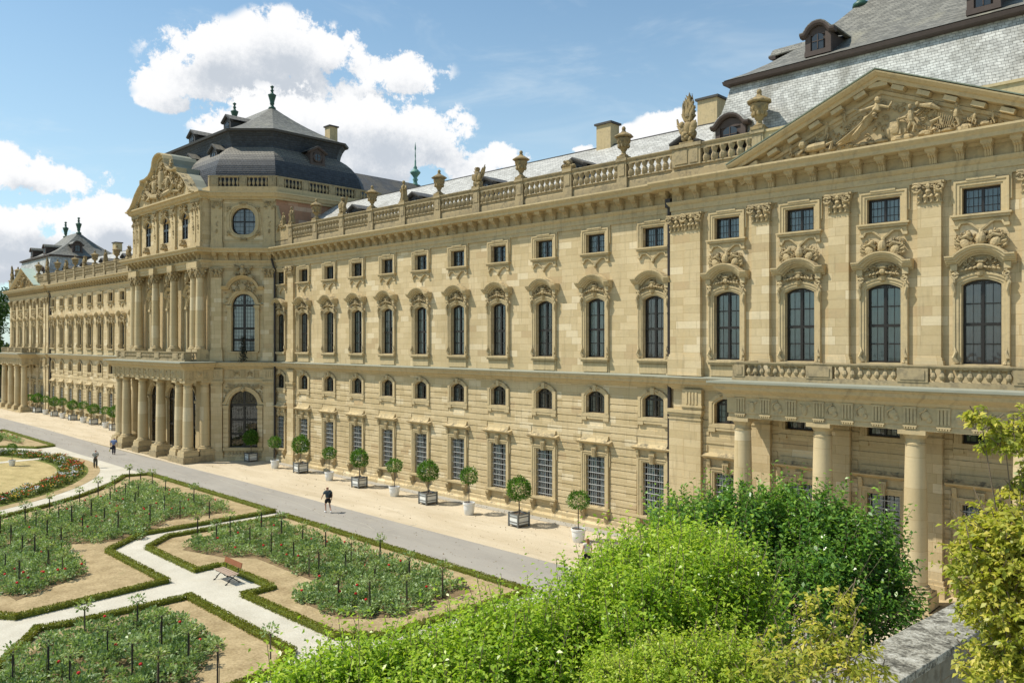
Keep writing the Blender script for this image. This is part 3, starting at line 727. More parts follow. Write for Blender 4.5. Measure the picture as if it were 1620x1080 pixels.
# pilasters and columns --------------------------------------------------------
def capital(mb, w, z0, z1, d, flare=.16):
    "Corinthian capital for a flat pilaster of width w standing d proud"
    h = z1-z0
    mb.extr([(-w/2, z0), (w/2, z0), (w/2+flare*.3, z0+h*.6), (w/2+flare, z1-.1), (-w/2-flare, z1-.1), (-w/2-flare*.3, z0+h*.6)], -d, 0)
    mb.box(-w/2-.04, w/2+.04, -d-.04, 0, z0-.06, z0+.02)
    mb.box(-w/2-flare, w/2+flare, -d-.16, 0, z1-.10, z1)
    for s in (-1, 1): spiral(mb, s*(w/2+.0), z1-.28, -d-.20, .22, 1.5, s, 1.2, .07); spiral(mb, s*.15, z1-.2, -d-.12, .10, 1.3, -s, 1.2, .03, 8)
    for r, (zz, k) in enumerate(((z0+h*.16, 4), (z0+h*.40, 3))):
        for i in range(k):
            x = (i-(k-1)/2)*w/k*1.05; mb.tube([(x, -d-.01, zz-h*.16), (x, -d-.05, zz+h*.05), (x, -d-.15, zz+h*.14), (x, -d-.19, zz+h*.06)], [w/k*.40, w/k*.42, w/k*.34, w/k*.2], 6)
    mb.ell((0, -d-.12, z1-.2), (.13, .1, .13), nu=6, nv=4)
def pilaster(name, w, z0, z1, d, kind):
    mb = MB(); cp = MB()
    if kind == 'cor':
        mb.box(-w/2-.12, w/2+.12, -d-.10, 0, z0-.86, z0-.05); mb.box(-w/2-.17, w/2+.17, -d-.15, 0, z0-.94, z0-.84)
        mb.box(-w/2-.10, w/2+.10, -d-.09, 0, z0-.05, z0+.09); mb.box(-w/2-.05, w/2+.05, -d-.05, 0, z0+.09, z0+.22)
        mb.box(-w/2, w/2, -d, 0, z0+.2, z1-.88)
        capital(cp, w, z1-.88, z1, d)
    else:
        mb.box(-w/2-.13, w/2+.13, -d-.12, 0, z0, z0+.75); mb.box(-w/2-.07, w/2+.07, -d-.06, 0, z0+.75, z0+.95)
        mb.box(-w/2, w/2, -d, 0, z0+.9, z1-.5)
        cp.box(-w/2-.05, w/2+.05, -d-.05, 0, z1-.55, z1-.46); cp.box(-w/2+.01, w/2-.01, -d-.01, 0, z1-.47, z1-.3)
        cp.box(-w/2-.07, w/2+.07, -d-.08, 0, z1-.31, z1-.16); cp.box(-w/2-.13, w/2+.13, -d-.14, 0, z1-.17, z1)
    o = obj(name, mb, 'sandstone_ashlar'); obj('capital', cp, 'sandstone_carving' if kind == 'cor' else 'sandstone_trim', o, local=True)
    return o
pc_ = pilaster('upper_pilaster', .95, 10.42, 18.34, .24, 'cor'); protos['pc'] = snapshot(pc_); TMP.append(pc_)
pd_ = pilaster('lower_pilaster', 1.05, 0, 7.62, .26, 'dor'); protos['pd'] = snapshot(pd_); TMP.append(pd_)
for x in PIL:
    for xx in (x, mir(x)): put(protos['pc'], xx, -.3, 0); put(protos['pd'], xx, -.3, 0)
for x in (PL0+.32,):
    for xx in (x, mir(x)): put(protos['pc'], xx, -.18, 0); put(protos['pd'], xx, -.18, 0)
for x in (-65.4,):
    for xx in (x, mir(x)): put(protos['pc'], xx, 0, 0); put(protos['pd'], xx, 0, 0)
for f_ in (lambda x: x, mir):
    for x in PIL[:1]+PIL[-1:]:
        c = f_(x); mb = MB(); mb.box(c-.6, c+.6, -.62, -.3, 7.65, 8.74)
        for q in (-.3, -.1, .1, .3): mb.box(c+q-.05, c+q+.05, -.66, -.6, 7.95, 8.6)
        mb.box(c-.66, c+.66, -.68, -.3, 7.78, 7.88); obj('entablature_block', mb, 'sandstone_trim', palace)
for xx in (-65.4, mir(-65.4)):
    mb = MB(); mb.box(xx-.6, xx+.6, -.32, 0, 7.65, 8.74); obj('entablature_block', mb, 'sandstone_trim', palace)
def column(name, r, z0, z1, ped=0.0, cor=False, n=20):
    mb = MB(); bs = MB(); cp = MB(); H = z1-z0
    ch = .92 if cor else .62
    prof = []
    for i in range(9):
        t_ = i/8; prof.append((r*(1-.17*max(0, t_-.25)**1.3/.69), z0+.42+(H-.42-ch)*t_))
    mb.lathe(prof, n=n)
    if ped: bs.box(-r*1.5, r*1.5, -r*1.5, r*1.5, z0-ped, z0-.02); bs.box(-r*1.62, r*1.62, -r*1.62, r*1.62, z0-ped-.02, z0-ped+.22)
    bs.box(-r*1.38, r*1.38, -r*1.38, r*1.38, z0-.03, z0+.14)
    bs.lathe([(r*1.3, z0+.14), (r*1.36, z0+.2), (r*1.3, z0+.27), (r*1.12, z0+.3), (r*1.1, z0+.35), (r*1.16, z0+.38), (r*1.0, z0+.44)], n=n)
    rt = prof[-1][0]; zt = z1-ch
    if cor:
        cp.lathe([(rt*1.08, zt-.04), (rt*1.08, zt+.03), (rt*.98, zt+.05), (rt*1.1, zt+ch*.5), (rt*1.45, z1-.12)], n=n)
        cp.box(-rt*1.5, rt*1.5, -rt*1.5, rt*1.5, z1-.12, z1)
        for k in range(8):
            a = k*math.pi/4
            cp.ell((rt*1.12*math.cos(a), rt*1.12*math.sin(a), zt+ch*.22), (.11, .11, .17), nu=6, nv=4)
            cp.ell((rt*1.22*math.cos(a+.39), rt*1.22*math.sin(a+.39), zt+ch*.46), (.11, .11, .16), nu=6, nv=4)
        for k in range(4):
            a = math.pi/4+k*math.pi/2; cp.ell((rt*1.6*math.cos(a), rt*1.6*math.sin(a), z1-.26), (.15, .15, .14), nu=7, nv=5)
    else:
        cp.lathe([(rt*1.07, zt), (rt*1.07, zt+.07), (rt*.99, zt+.09), (rt*.99, zt+.26), (rt*1.08, zt+.3), (rt*1.3, zt+.44), (rt*1.32, zt+.46)], n=n)
        cp.box(-rt*1.4, rt*1.4, -rt*1.4, rt*1.4, z1-.17, z1)
    o = auto(obj(name, mb, 'sandstone_columns', smooth=True)); auto(obj('base', bs, 'sandstone_trim', o, local=True, smooth=True)); auto(obj('capital', cp, 'sandstone_trim' if not cor else 'sandstone_carving', o, local=True, smooth=True))
    return o
c1_ = column('portico_column', .47, 1.05, 7.64, ped=1.07); protos['tusc'] = snapshot(c1_); TMP.append(c1_)
c3_ = column('portico_column', .47, .72, 7.64, ped=.74); protos['tusn'] = snapshot(c3_); TMP.append(c3_)
c2_ = column('upper_column', .40, 10.45, 18.32, ped=.0, cor=True); protos['corc'] = snapshot(c2_); TMP.append(c2_)
FLUTE = None
# porticoes ----------------------------------------------------------------------
LOWENT = [(-.9, 7.64), (0, 7.64), (0, 7.86), (.05, 7.88), (.05, 8.62), (.12, 8.68), (.18, 8.80), (.30, 8.88), (.50, 9.02), (.56, 9.18), (.70, 9.26), (.72, 9.39), (-.9, 9.45)]
def frieze(mb, plan, sp=1.30):
    R = random.Random(5)
    for i in range(len(plan)-1):
        mb.m, L, a = seg(plan[i], plan[i+1])
        if L < 1.2: continue
        n = max(1, round(L/sp)); st = L/n
        for k in range(n):
            x = st*(k+.5)
            for q in (-.2, -.07, .07, .2): mb.box(x+q-.045, x+q+.045, -.10, -.04, 7.95, 8.56)
            mb.box(x-.27, x+.27, -.12, -.04, 8.56, 8.64); mb.box(x-.27, x+.27, -.10, 0, 7.80, 7.87)
            for q in (-.2, -.1, 0, .1, .2): mb.box(x+q-.03, x+q+.03, -.09, 0, 7.73, 7.80)
            if k < n-1:
                c = x+st/2; kind = R.randrange(3)
                if kind == 0: mb.ell((c, -.06, 8.26), (.25, .08, .27)); mb.ell((c, -.11, 8.26), (.14, .08, .16))
                elif kind == 1: mb.ell((c, -.06, 8.22), (.14, .1, .26)); mb.ell((c-.16, -.06, 8.43), (.12, .06, .05), ry=.5); mb.ell((c+.16, -.06, 8.43), (.12, .06, .05), ry=-.5)
                else: mb.ell((c-.02, -.06, 8.3), (.2, .09, .2)); mb.ell((c+.1, -.08, 8.12), (.12, .06, .12)); mb.tube([(c-.22, -.08, 8.1), (c-.24, -.1, 8.4), (c, -.1, 8.56)], .045, 5)
    mb.m = None
BALP = [(.062, 0), (.075, .03), (.05, .07), (.045, .12), (.09, .24), (.115, .36), (.09, .5), (.05, .64), (.045, .72), (.07, .78), (.075, .82)]
def bal_run(mb, L, zb, h=.70, sp=.30, fat=1.15, y=0.0, n=8, x0=0.0):
    k = max(1, int(L/sp)); st = L/k
    for i in range(k):
        mb.lathe([(r*fat, zb+z/.82*h) for r, z in BALP], x0+st*(i+.5), y, n)
def balcony(plan, zb=9.46, zt=10.36, panels=None, name='balcony_balustrade', piers=(), solid=False):
    mb = MB()
    mb.mould(plan, [(.13, zb), (.13, zb+.22), (-.13, zb+.22), (-.13, zb)])
    mb.mould(plan, [(.13, zt-.14), (.18, zt-.05), (.18, zt), (-.18, zt), (-.18, zt-.05), (-.13, zt-.14)])
    for i in range(len(plan)-1):
        mb.m, L, a = seg(plan[i], plan[i+1])
        pr = [p for p in piers if 0 < p < L] if L > 5 else []
        edges = [(0, .55)]+[(p-.6, p+.6) for p in pr]+[(L-.55, L)]
        for a_, b_ in edges: mb.box(a_, b_, -.16, .16, zb+.2, zt-.12); mb.box(a_+.12, b_-.12, -.19, 0, zb+.3, zt-.22)
        for e0, e1 in zip(edges[:-1], edges[1:]):
            if solid and L > 5: mb.box(e0[1], e1[0], -.06, .1, zb+.2, zt-.12); 
            if e1[0]-e0[1] > .3: bal_run(mb, e1[0]-e0[1], zb+.2, zt-.14-zb-.2, .31, 1.2, x0=e0[1], y=-.03 if solid else 0)
    mb.m = None
    return obj(name, mb, 'sandstone_weathered', palace)
def portico(cx, half, yw, yf, xs, key='tusc'):
    plan = [(cx-half, yw), (cx-half, yf), (cx+half, yf), (cx+half, yw)]
    mb = MB(); mb.mould(plan, LOWENT)
    mb.box(cx-half+.2, cx+half-.2, yf+.2, yw+.05, 8.5, 9.3)
    obj('portico_entablature', mb, 'sandstone_trim', palace)
    mb = MB(); frieze(mb, plan); obj('frieze_reliefs', mb, 'sandstone_trim', palace)
    mb = MB(); mb.mould(plan, [(-.9, 9.485), (.75, 9.41), (.77, 9.33), (.79, 9.33), (.79, 9.43), (-.9, 9.50)])
    mb.box(cx-half+.5, cx+half-.5, yf+.6, yw-.02, 9.43, 9.49)
    obj('portico_flashing', mb, 'lead_sheet', palace)
    for x, y in xs: put(protos[key], x, y, 0)
for f_ in (lambda x: x, mir):
    c = f_(PC); xs = [(c+PB*k, -2.35) for k in (-1.5, -.5, .5, 1.5)]
    portico(c, 1.5*PB+.5, -.3, -2.85, xs, 'tusn')
    hb = 1.5*PB+.25
    balcony([(c-hb, -.35), (c-hb, -2.62), (c+hb, -2.62), (c+hb, -.35)], piers=(hb-PB*.5, hb+PB*.5))
    mb = MB(); mb.box(c-1.5*PB-1.2, c+1.5*PB+1.2, -3.3, -.3, -.2, .10); mb.box(c-1.5*PB-1, c+1.5*PB+1, -3.05, -.3, .1, .2)
    obj('portico_step', mb, 'sandstone_trim', palace)
# ------------------------------------------------------------ central pavilion
HALF = 8.7
A_, B_ = (-72.8, -4.4), (-68.4, 0)
def soct(a, b, n):
    r = []
    for i in range(n):
        q = 2*math.pi*i/n; c_, s_ = math.cos(q), math.sin(q); k = (abs(c_)**2.9+abs(s_)**2.9)**(-1/2.9); r.append((a*k*c_, b*k*s_))
    return r
def facet_frame(mb, mirror=False):
    if not mirror: mb.m, L, a = seg(A_, B_)
    else: mb.m, L, a = seg((mir(B_[0]), 0), (mir(A_[0]), -4.4))
    return L, a
def arch_sur(mb, c, w, h, rise, zb, width=.42, imp=True):
    mb2 = MB(); base = mb.m
    mb.m = base @ Matrix.Translation((c, 0, zb))
    mb.band(arch_path(w, h, rise, 0, h-rise, 16), [(0, .01), (0, .12), (.12, .12), (.15, .2), (width-.08, .2), (width, .26), (width+.05, .02)])
    if imp:
        for s in (-1, 1):
            x = s*(w/2+width/2+.03)
            mb.box(x-width/2-.02, x+width/2+.02, -.16, 0, 0, h-rise-.25); mb.box(x-width/2-.08, x+width/2+.08, -.28, 0, h-rise-.26, h-rise-.02)
    mb.m = base
def shift(mb, x, z): b = mb.m; mb.m = b @ Matrix.Translation((x, 0, z)); return b
facet_open = [(1.25, 6.65, 1.375), (10.40, 15.9, 1.1)]
def flush(*n):
    for b_, nm, mt in zip((wl, tr, ca, up, rus), ('wall', 'facade_trim', 'facade_carvings', 'upper_stage_trim', 'quoins'), ('sandstone_ashlar', 'sandstone_trim', 'sandstone_carving', 'sandstone_trim', 'sandstone_ashlar')):
        if b_.v: obj(nm, b_, mt, palace)
for mr in (False, True):
    wl, tr, ca, up, rus = [MB() for _ in range(5)]
    for q in (wl, tr, ca, up, rus): L, a = facet_frame(q, mr)
    c = L/2
    wall(wl, 0, L, -.5, 6.9, [(c, 2.75, [facet_open[0]])], rev=.5)
    wall(wl, 0, L, 6.9, 20.2, [(c, 2.2, [facet_open[1]])], rev=.5)
    wall(wl, 0, L, 20.2, 25.2, [(c, 2.3, [(21.55, 24.1, 1.15)])], rev=.5)
    # ground arch
    arch_sur(tr, c, 2.75, 5.4, 1.375, 1.25, .42)
    for zc in range(9): 
        z = 1.4+zc*.44
        for s in (-1, 1): rus.box(c+s*1.62-.24, c+s*1.62+.24, -.2, -.1, z, z+.36)
    tr.box(c-1.9, c+1.9, -.22, 0, .95, 1.24); tr.box(c-1.75, c+1.75, -.05, 0, .3, .95)
    for k in range(9): b = shift(ca, c-1.3+k*.325, .3); ca.lathe([(r*1.1, z*.78) for r, z in BALP], 0, -.08, 7); ca.m = b
    orn(ca, c, -.05, 7.05, 2.8, .6, .13, 12, 41, size=(.07, .16))
    for s in (-1, 1):
        orn(ca, c+s*1.6, -.04, 6.35, .55, 1.6, .12, 10, 42+s, sym=False, size=(.06, .14))
        for k in range(4): ca.tube([(c+s*(.1+.05*k), -.12, 7.3-.1*k), (c+s*(.8), -.16, 6.95-.1*k+.1), (c+s*1.5, -.12, 7.3-.09*k)], .035, 5)
    ca.ell((c, -.25, 6.8), (.2, .2, .26))
    # main window of the facet
    arch_sur(tr, c, 2.2, 5.5, 1.1, 10.40, .38)
    b = shift(tr, c, 10.40)
    tr.band([(-2.0, 6.05), (-1.45, 6.05)]+[(x, z) for x, z in arc(2.9, 7.1, 1.05, 12)][1:-1]+[(1.45, 6.05), (2.0, 6.05)],
            [(-.16, .02), (-.16, .2), (-.05, .32), (.05, .48), (.14, .55), (.14, .02)])
    tr.box(-1.3, 1.3, -.14, 0, -.85, -.02); tr.box(-1.45, 1.45, -.25, 0, -.14, -.01)
    tr.m = b
    orn(ca, c, -.08, 16.55, 2.6, 1.0, .2, 26, 51, size=(.08, .18))
    orn(ca, c, -.18, 18.0, 1.7, 1.15, .3, 26, 52, sym=False, size=(.1, .22))
    ca.ell((c, -.35, 18.0), (.26, .26, .4)); ca.ell((c, -.4, 18.5), (.15, .16, .18)); ca.ell((c, -.2, 16.5), (.35, .18, .4))
    for s in (-1, 1):
        orn(ca, c+s*1.5, -.06, 15.0, .4, 2.0, .14, 10, 60+s, sym=False, size=(.06, .13)); ca.ell((c+s*.8, -.3, 17.5), (.3, .22, .2), ry=.5*s)
    # pilasters at both edges of the facet
    for x, s in ((.62, -1), (L-.62, 1)):
        for z0, z1 in ((0, 0),): pass
        mm = tr.m @ Matrix.Translation((x, 0, 0)); loc = mm.translation; rz = a
        put(protos['pc'], loc.x, loc.y, 0, rz); put(protos['pd'], loc.x, loc.y, 0, rz)
        tr.box(x-.6, x+.6, -.3, 0, 7.65, 8.73)
        for q in (-.3, -.1, .1, .3): tr.box(x+q-.05, x+q+.05, -.35, -.28, 7.95, 8.6)
        # upper stage pilaster with carved drop
        up.box(x-.52, x+.52, -.16, 0, 20.3, 24.9); up.box(x-.6, x+.6, -.22, 0, 20.25, 20.75)
        orn(ca, x, -.16, 24.25, .9, .85, .14, 9, 70, size=(.09, .18)); orn(ca, x, -.15, 22.4, .28, 2.3, .1, 12, 71, sym=False, size=(.06, .13))
        ca.box(x-.6, x+.6, -.3, 0, 24.7, 24.9)
    # triglyph frieze
    for k in range(3):
        x = c-1.2+k*1.2
        for q in (-.18, -.06, .06, .18): tr.box(x+q-.04, x+q+.04, -.12, 0, 7.95, 8.6)
        if k < 2: orn(ca, x+.6, -.03, 8.28, .45, .5, .1, 7, 80+k, size=(.05, .12))
    tr.box(.1, L-.1, -.12, 0, 7.64, 7.84)
    # oculus
    n = 32; path = [(c+x, 22.8+z) for x, z in soct(1.15, 1.28, n)]
    up.band(path, [(0, -.02), (0, .10), (-.14, .10), (-.16, .18), (-.34, .18), (-.40, .05), (-.52, .05), (-.54, .0)], closed=True)
    for dx, dz in ((1.35, 1.15), (-1.35, 1.15), (1.35, -1.15), (-1.35, -1.15)): orn(ca, c+dx, -.1, 22.8+dz, .4, .4, .12, 5, 90, size=(.07, .14))
    orn(ca, c, -.15, 24.4, .8, .35, .16, 8, 91, size=(.07, .14)); orn(ca, c, -.1, 21.15, .9, .3, .14, 8, 92, size=(.07, .14))
    up.band([(c-1.95, 20.9), (c+1.95, 20.9), (c+1.95, 24.75), (c-1.95, 24.75)], [(0, .0), (0, .06), (.1, .06), (.1, .0)], closed=True)
    flush()
# windows of the facets
def circ_window(name, w, h):
    mb = MB(); n = 24; o = [(x, h/2+z) for x, z in soct(w/2, h/2, n)]
    mb.band(o, [(0, -.22), (.1, -.22), (.1, -.33), (0, -.33)], closed=True)
    mb.box(-.07, .07, .19, .32, .03, h-.03); mb.box(-w/2+.04, w/2-.04, .195, .315, h/2-.07, h/2+.07)
    for k in (-.75, -.37, .37, .75): mb.box(k*w/2-.012, k*w/2+.012, .25, .27, h/2-h/2*math.sqrt(1-k*k), h/2+h/2*math.sqrt(1-k*k))
    for k in (-.7, -.35, .35, .7): mb.box(-w/2*math.sqrt(1-k*k), w/2*math.sqrt(1-k*k), .25, .27, h/2+k*h/2-.012, h/2+k*h/2+.012)
    o_ = obj(name, mb, 'window_wood'); p = MB(); p.add([(x*.97, .26, z) for x, z in o], [tuple(range(n))]); obj('pane', p, 'glass', o_, local=True)
    c = MB(); c.add([(x, .42, z) for x, z in o], [tuple(range(n))]); obj('curtain', c, 'curtain', o_, local=True)
    return o_
def big_frame(name, w, h, rise, trans, cols, rowh, pale):
    o = make_window(name, w, h, rise, trans, None, cols=cols, rowh=rowh, pale=pale, heavy=.22, curt=pale is not None, mt=.012)
    mb = MB()
    for k in range(1, 6):
        a = math.pi*k/6; zc = h-rise+.02
        mb.tube([(0, .26, zc), ((w/2-.1)*math.cos(a), .26, zc+(rise-.1)*math.sin(a))], .015, 4)
    mb.band([(-rise*.5, h-rise), *[(rise*.5*math.cos(math.pi-math.pi*i/8), h-rise+rise*.5*math.sin(math.pi*i/8)) for i in range(1, 8)], (rise*.5, h-rise)], [(0, -.25), (.03, -.25), (.03, -.27), (0, -.27)])
    obj('fanlight_bars', mb, 'window_wood', o, local=True); return o
p_oc = circ_window('oculus_window', 2.3, 2.56); protos['oc'] = snapshot(p_oc)
p_fm = big_frame('arched_window', 2.2, 5.5, 1.1, [1.1*1, 2.2, 4.4], 8, .37, True); protos['fm'] = snapshot(p_fm)
p_fg = big_frame('arched_doorway', 2.75, 5.4, 1.375, [1.25, 2.6, 4.02], 10, .40, None); protos['fg'] = snapshot(p_fg)
p_pm = big_frame('arched_window', 1.6, 5.2, .8, [2.1, 4.4], 4, .42, True); protos['pm'] = snapshot(p_pm)
p_pg = big_frame('arched_doorway', 2.2, 6.4, 1.1, [2.6, 5.2], 4, .65, None); protos['pg'] = snapshot(p_pg)
p_pu = big_frame('upper_arched_window', 1.35, 2.6, .67, [1.3], 4, .42, None); protos['pu'] = snapshot(p_pu)
TMP += [p_oc, p_fm, p_fg, p_pm, p_pg, p_pu]
for mr in (False, True):
    q = MB(); L, a = facet_frame(q, mr); p = q.m @ Vector((L/2, 0.06, 0))
    put(protos['fg'], p.x, p.y, 1.25, a); put(protos['fm'], p.x, p.y, 10.40, a); put(protos['oc'], p.x, p.y, 21.52, a)
# front of the pavilion
wl, tr, ca, up, rus = [MB() for _ in range(5)]
for q in (wl, tr, ca, up): q.m = Matrix.Translation((CX, -4.4, 0))
OFF = (-4.6, 0, 4.6)
wall(wl, -HALF, HALF, -.5, 7.2, [(x, 2.2, [(.25, 6.65, 1.1)]) for x in OFF], rev=.5)
wall(wl, -HALF, HALF, 7.2, 20.2, [(x, 1.6, [(10.40, 15.6, .8)]) for x in OFF], rev=.5)
UY = -.72
wall(wl, -8.55, 8.55, 20.2, 25.2, [(x, 1.35, [(21.4, 24.0, .67)]) for x in OFF], rev=.5, yf=UY)
for s in (-1, 1): wl.add([(s*8.55, UY, 20.2), (s*8.55, .1, 20.2), (s*8.55, .1, 25.2), (s*8.55, UY, 25.2)], [(0, 1, 2, 3)])
for x in OFF:
    ca = MB(); ca.m = Matrix.Translation((CX, -4.4, 0))
    put(protos['pg'], CX+x, -4.5, .25); put(protos['pm'], CX+x, -4.52, 10.40); put(protos['pu'], CX+x, -4.4+UY-.14, 21.4)
    arch_sur(tr, x, 2.2, 6.4, 1.1, .25, .36); arch_sur(tr, x, 1.6, 5.2, .8, 10.40, .34); b = tr.m; tr.m = b @ Matrix.Translation((0, UY, 0)); arch_sur(tr, x, 1.35, 2.6, .67, 21.4, .26, False); tr.m = b
    b = shift(tr, x, 10.4)
    tr.band([(-1.35, 5.45), (-1.0, 5.45)]+[(u, z) for u, z in arc(2.0, 6.35, .9, 10)][1:-1]+[(1.0, 5.45), (1.35, 5.45)], [(-.14, .02), (-.14, .2), (.02, .4), (.12, .5), (.12, .02)])
    tr.m = b
    orn(ca, x, -.12, 16.1, 1.7, .8, .25, 18, 101+int(x), size=(.08, .18)); orn(ca, x, -.25, 17.5, 1.5, 1.3, .4, 22, 105+int(x), sym=False, size=(.1, .22))
    ca.ell((x, -.5, 17.6), (.28, .28, .5)); ca.ell((x, -.55, 18.15), (.15, .16, .18))
    orn(ca, x, UY-.15, 24.45, 1.1, .4, .2, 12, 111, size=(.07, .16)); orn(ca, x, UY-.2, 21.0, .9, .5, .3, 14, 112, size=(.08, .16)); ca.ell((x, UY-.25, 21.0), (.34, .3, .2)); obj('window_carving', ca, 'sandstone_carving', palace)
for x in (-8.0, -6.95, -2.3, 2.3, 6.95, 8.0):
    ca = MB(); ca.m = Matrix.Translation((CX, -4.4, 0))
    put(protos['corc'], CX+x*(1.03 if abs(x) > 7.5 else 1), -5.25, 0)
    tr.box(x-.5, x+.5, -.2, 0, 9.5, 18.33)
    tr.box(x*(1.03 if abs(x) > 7.5 else 1)-.55, x*(1.03 if abs(x) > 7.5 else 1)+.55, -1.4, 0, 9.5, 10.42)
    tr.box(x-.58, x+.58, -1.34, 0, 18.34, 18.9)
    up.box(x-.42, x+.42, UY-.2, UY, 20.3, 24.9); up.box(x-.5, x+.5, UY-.27, UY, 20.25, 20.8)
    orn(ca, x, UY-.2, 24.3, .8, .9, .14, 9, 120, size=(.09, .18)); orn(ca, x, UY-.2, 22.5, .3, 2.4, .1, 12, 121, sym=False, size=(.06, .13)); ca.box(x-.5, x+.5, UY-.32, 0, 24.7, 24.9); obj('pilaster_carving', ca, 'sandstone_carving', palace)
ca = MB(); flush()
# the entablature steps forward over the columns of the front
mb = MB(); fp = [(CX-8.75, -4.4), (CX-8.75, -5.25), (CX+8.75, -5.25), (CX+8.75, -4.4)]
mb.mould(fp, [(d+(.0 if d > 0 else -.6), z+.012) for d, z in ENT]); obj('front_cornice', mb, 'sandstone_trim', palace)
brackets(fp[1:3], .95, 19.09, 19.77, .06, .28, keep=0)
# portico
PS = [(CX+x, -6.55) for x in (-8.6, -6.75, -2.3, 2.3, 6.75, 8.6)]+[(CX-8.6, -4.95), (CX+8.6, -4.95)]
portico(CX, 9.15, -4.4, -7.1, PS)
balcony([(CX-8.6, -4.5), (CX-8.6, -6.8), (CX+8.6, -6.8), (CX+8.6, -4.5)], piers=(1.9, 6.3, 10.9, 15.3), solid=True)
for x in (-7.7, -2.3, 2.3, 7.7):
    w = 1.75 if abs(x) > 5 else .82
    mb = MB(); mb.box(CX+x-w, CX+x+w, -7.35, -4.5, -.2, .62); obj('portico_plinth', mb, 'sandstone_weathered', palace)
for x in (-6.75, -2.3, 2.3, 6.75): mb = MB(); mb.box(CX+x-.45, CX+x+.45, -4.75, -4.4, .2, 7.66); obj('wall_pier', mb, 'sandstone_trim', palace)
mb = MB(); mb.box(CX-9, CX+9, -7.2, -4.4, -.2, .12); obj('portico_step', mb, 'sandstone_weathered', palace)
# upper stage side walls, cornice, balustrade
XL, XR, YB = mir(-68.4), -68.4, 12.2
body = [(XL, YB), (XL, 0), (XL+4.4, -4.4), (XR-4.4, -4.4), (XR, 0), (XR, YB)]
mb = MB(); mb.add([(XR, 0, 20.0), (XR, YB, 20.0), (XR, YB, 25.2), (XR, 0, 25.2)], [(0, 1, 2, 3)])
mb.add([(XL, 0, 20.0), (XL, YB, 20.0), (XL, YB, 25.2), (XL, 0, 25.2)], [(0, 1, 2, 3)]); mb.add([(XL, YB, 0), (XR, YB, 0), (XR, YB, 25.2), (XL, YB, 25.2)], [(0, 1, 2, 3)])
obj('side_wall', mb, 'reddish_sandstone', palace)
mb = MB(); mb.mould(body, [(-.3, 24.88), (.28, 24.88), (.3, 25.0), (.5, 25.12), (.62, 25.35), (.72, 25.42), (.72, 25.55), (-.3, 25.62)])
fb = [(CX-8.6, -4.5), (CX-8.6, -5.2), (CX+8.6, -5.2), (CX+8.6, -4.5)]
mb.mould(fb, [(-.9, 24.89), (.14, 24.89), (.16, 25.01), (.36, 25.13), (.5, 25.36), (.66, 25.43), (.66, 25.56), (-.9, 25.63)])
mb.mould(body, [(-.35, 25.6), (.12, 25.6), (.16, 26.12), (-.35, 26.12)]); obj('upper_cornice', mb, 'sandstone_trim', palace)
zb, zt = 26.12, 27.15
for sg in ([(XR-4.4-.3, -4.4), (XR-4.4, -4.4), (XR, 0), (XR, YB)], [(XL, YB), (XL, 0), (XL+4.4, -4.4), (XL+4.7, -4.4)]):
    mb = MB(); mb.mould(sg, [(.12, zt-.16), (.17, zt-.06), (.17, zt), (-.2, zt), (-.2, zt-.06), (-.14, zt-.16)])
    for i in range(len(sg)-1):
        mb.m, L, a = seg(sg[i], sg[i+1])
        if L < 1: mb.box(0, L, -.14, .16, zb-.01, zt-.14); continue
        k = max(1, round(L/3.4)); e = [(0, .75)]+[(L*j/k-.36, L*j/k+.36) for j in range(1, k)]+[(L-.75, L)]
        for a_, b_ in e: mb.box(a_, b_, -.16, .18, zb-.01, zt-.12); mb.box(a_+.12, b_-.12, -.2, 0, zb+.12, zt-.28)
        for e0, e1 in zip(e[:-1], e[1:]): bal_run(mb, e1[0]-e0[1], zb, zt-.15-zb, .36, 1.35, x0=e0[1])
    mb.m = None; obj('upper_balustrade', mb, 'sandstone_weathered', palace)
# curved gable
GO = [(8.3, 25.5), (7.6, 25.72), (6.9, 26.2), (6.1, 27.0), (5.2, 27.6), (4.65, 27.85), (4.6, 28.3), (3.4, 28.32), (2.5, 28.5), (1.9, 28.85), (1.55, 29.3), (1.42, 29.75), (1.15, 30.12), (.6, 30.38), (0, 30.45)]
outl = [(-x, z) for x, z in GO]+[(x, z) for x, z in GO[::-1]][1:]
GY = -5.2; gb = MB(); gb.m = Matrix.Translation((CX, GY, 0))
gb.extr([(x, z) for x, z in outl]+[(8.6, 25.4), (-8.6, 25.4)], -.2, .4)
gb.band(outl, [(-.40, .2), (-.40, .34), (-.2, .42), (-.05, .78), (.06, .82), (.06, -.2), (-.05, -.2)])
obj('curved_gable', gb, 'sandstone_trim', palace)
mb = MB(); mb.m = Matrix.Translation((CX, GY, 0))
mb.band([(x*.985, z+.03) for x, z in outl], [(.0, -.22), (.075, -.20), (.075, -2.7), (.0, -2.7)]); mb.extr([(x*.98, z) for x, z in outl]+[(8.0, 25.7), (-8.0, 25.7)], .32, 2.7)
obj('gable_roof', mb, 'lead_sheet', palace)
mb = MB(); mb.m = Matrix.Translation((CX, GY+.25, 0)) @ Matrix.Translation((0, 0, 25.4)) @ Matrix.Diagonal((.78, .8, .84, 1)) @ Matrix.Translation((0, 0, -25.3))
orn(mb, 0, -.5, 28.0, 7.0, 3.4, .6, 110, 201, sym=False, size=(.14, .34)); orn(mb, 0, -.5, 26.6, 13, 1.5, .5, 90, 202, sym=False, size=(.13, .28))
mb.lathe([(.75, 27.0), (.85, 28.0), (.8, 29.0), (.4, 29.5)], 0, -.35, 12); orn(mb, 0, -.6, 29.9, 2.2, 1.0, .4, 16, 203, size=(.12, .25))
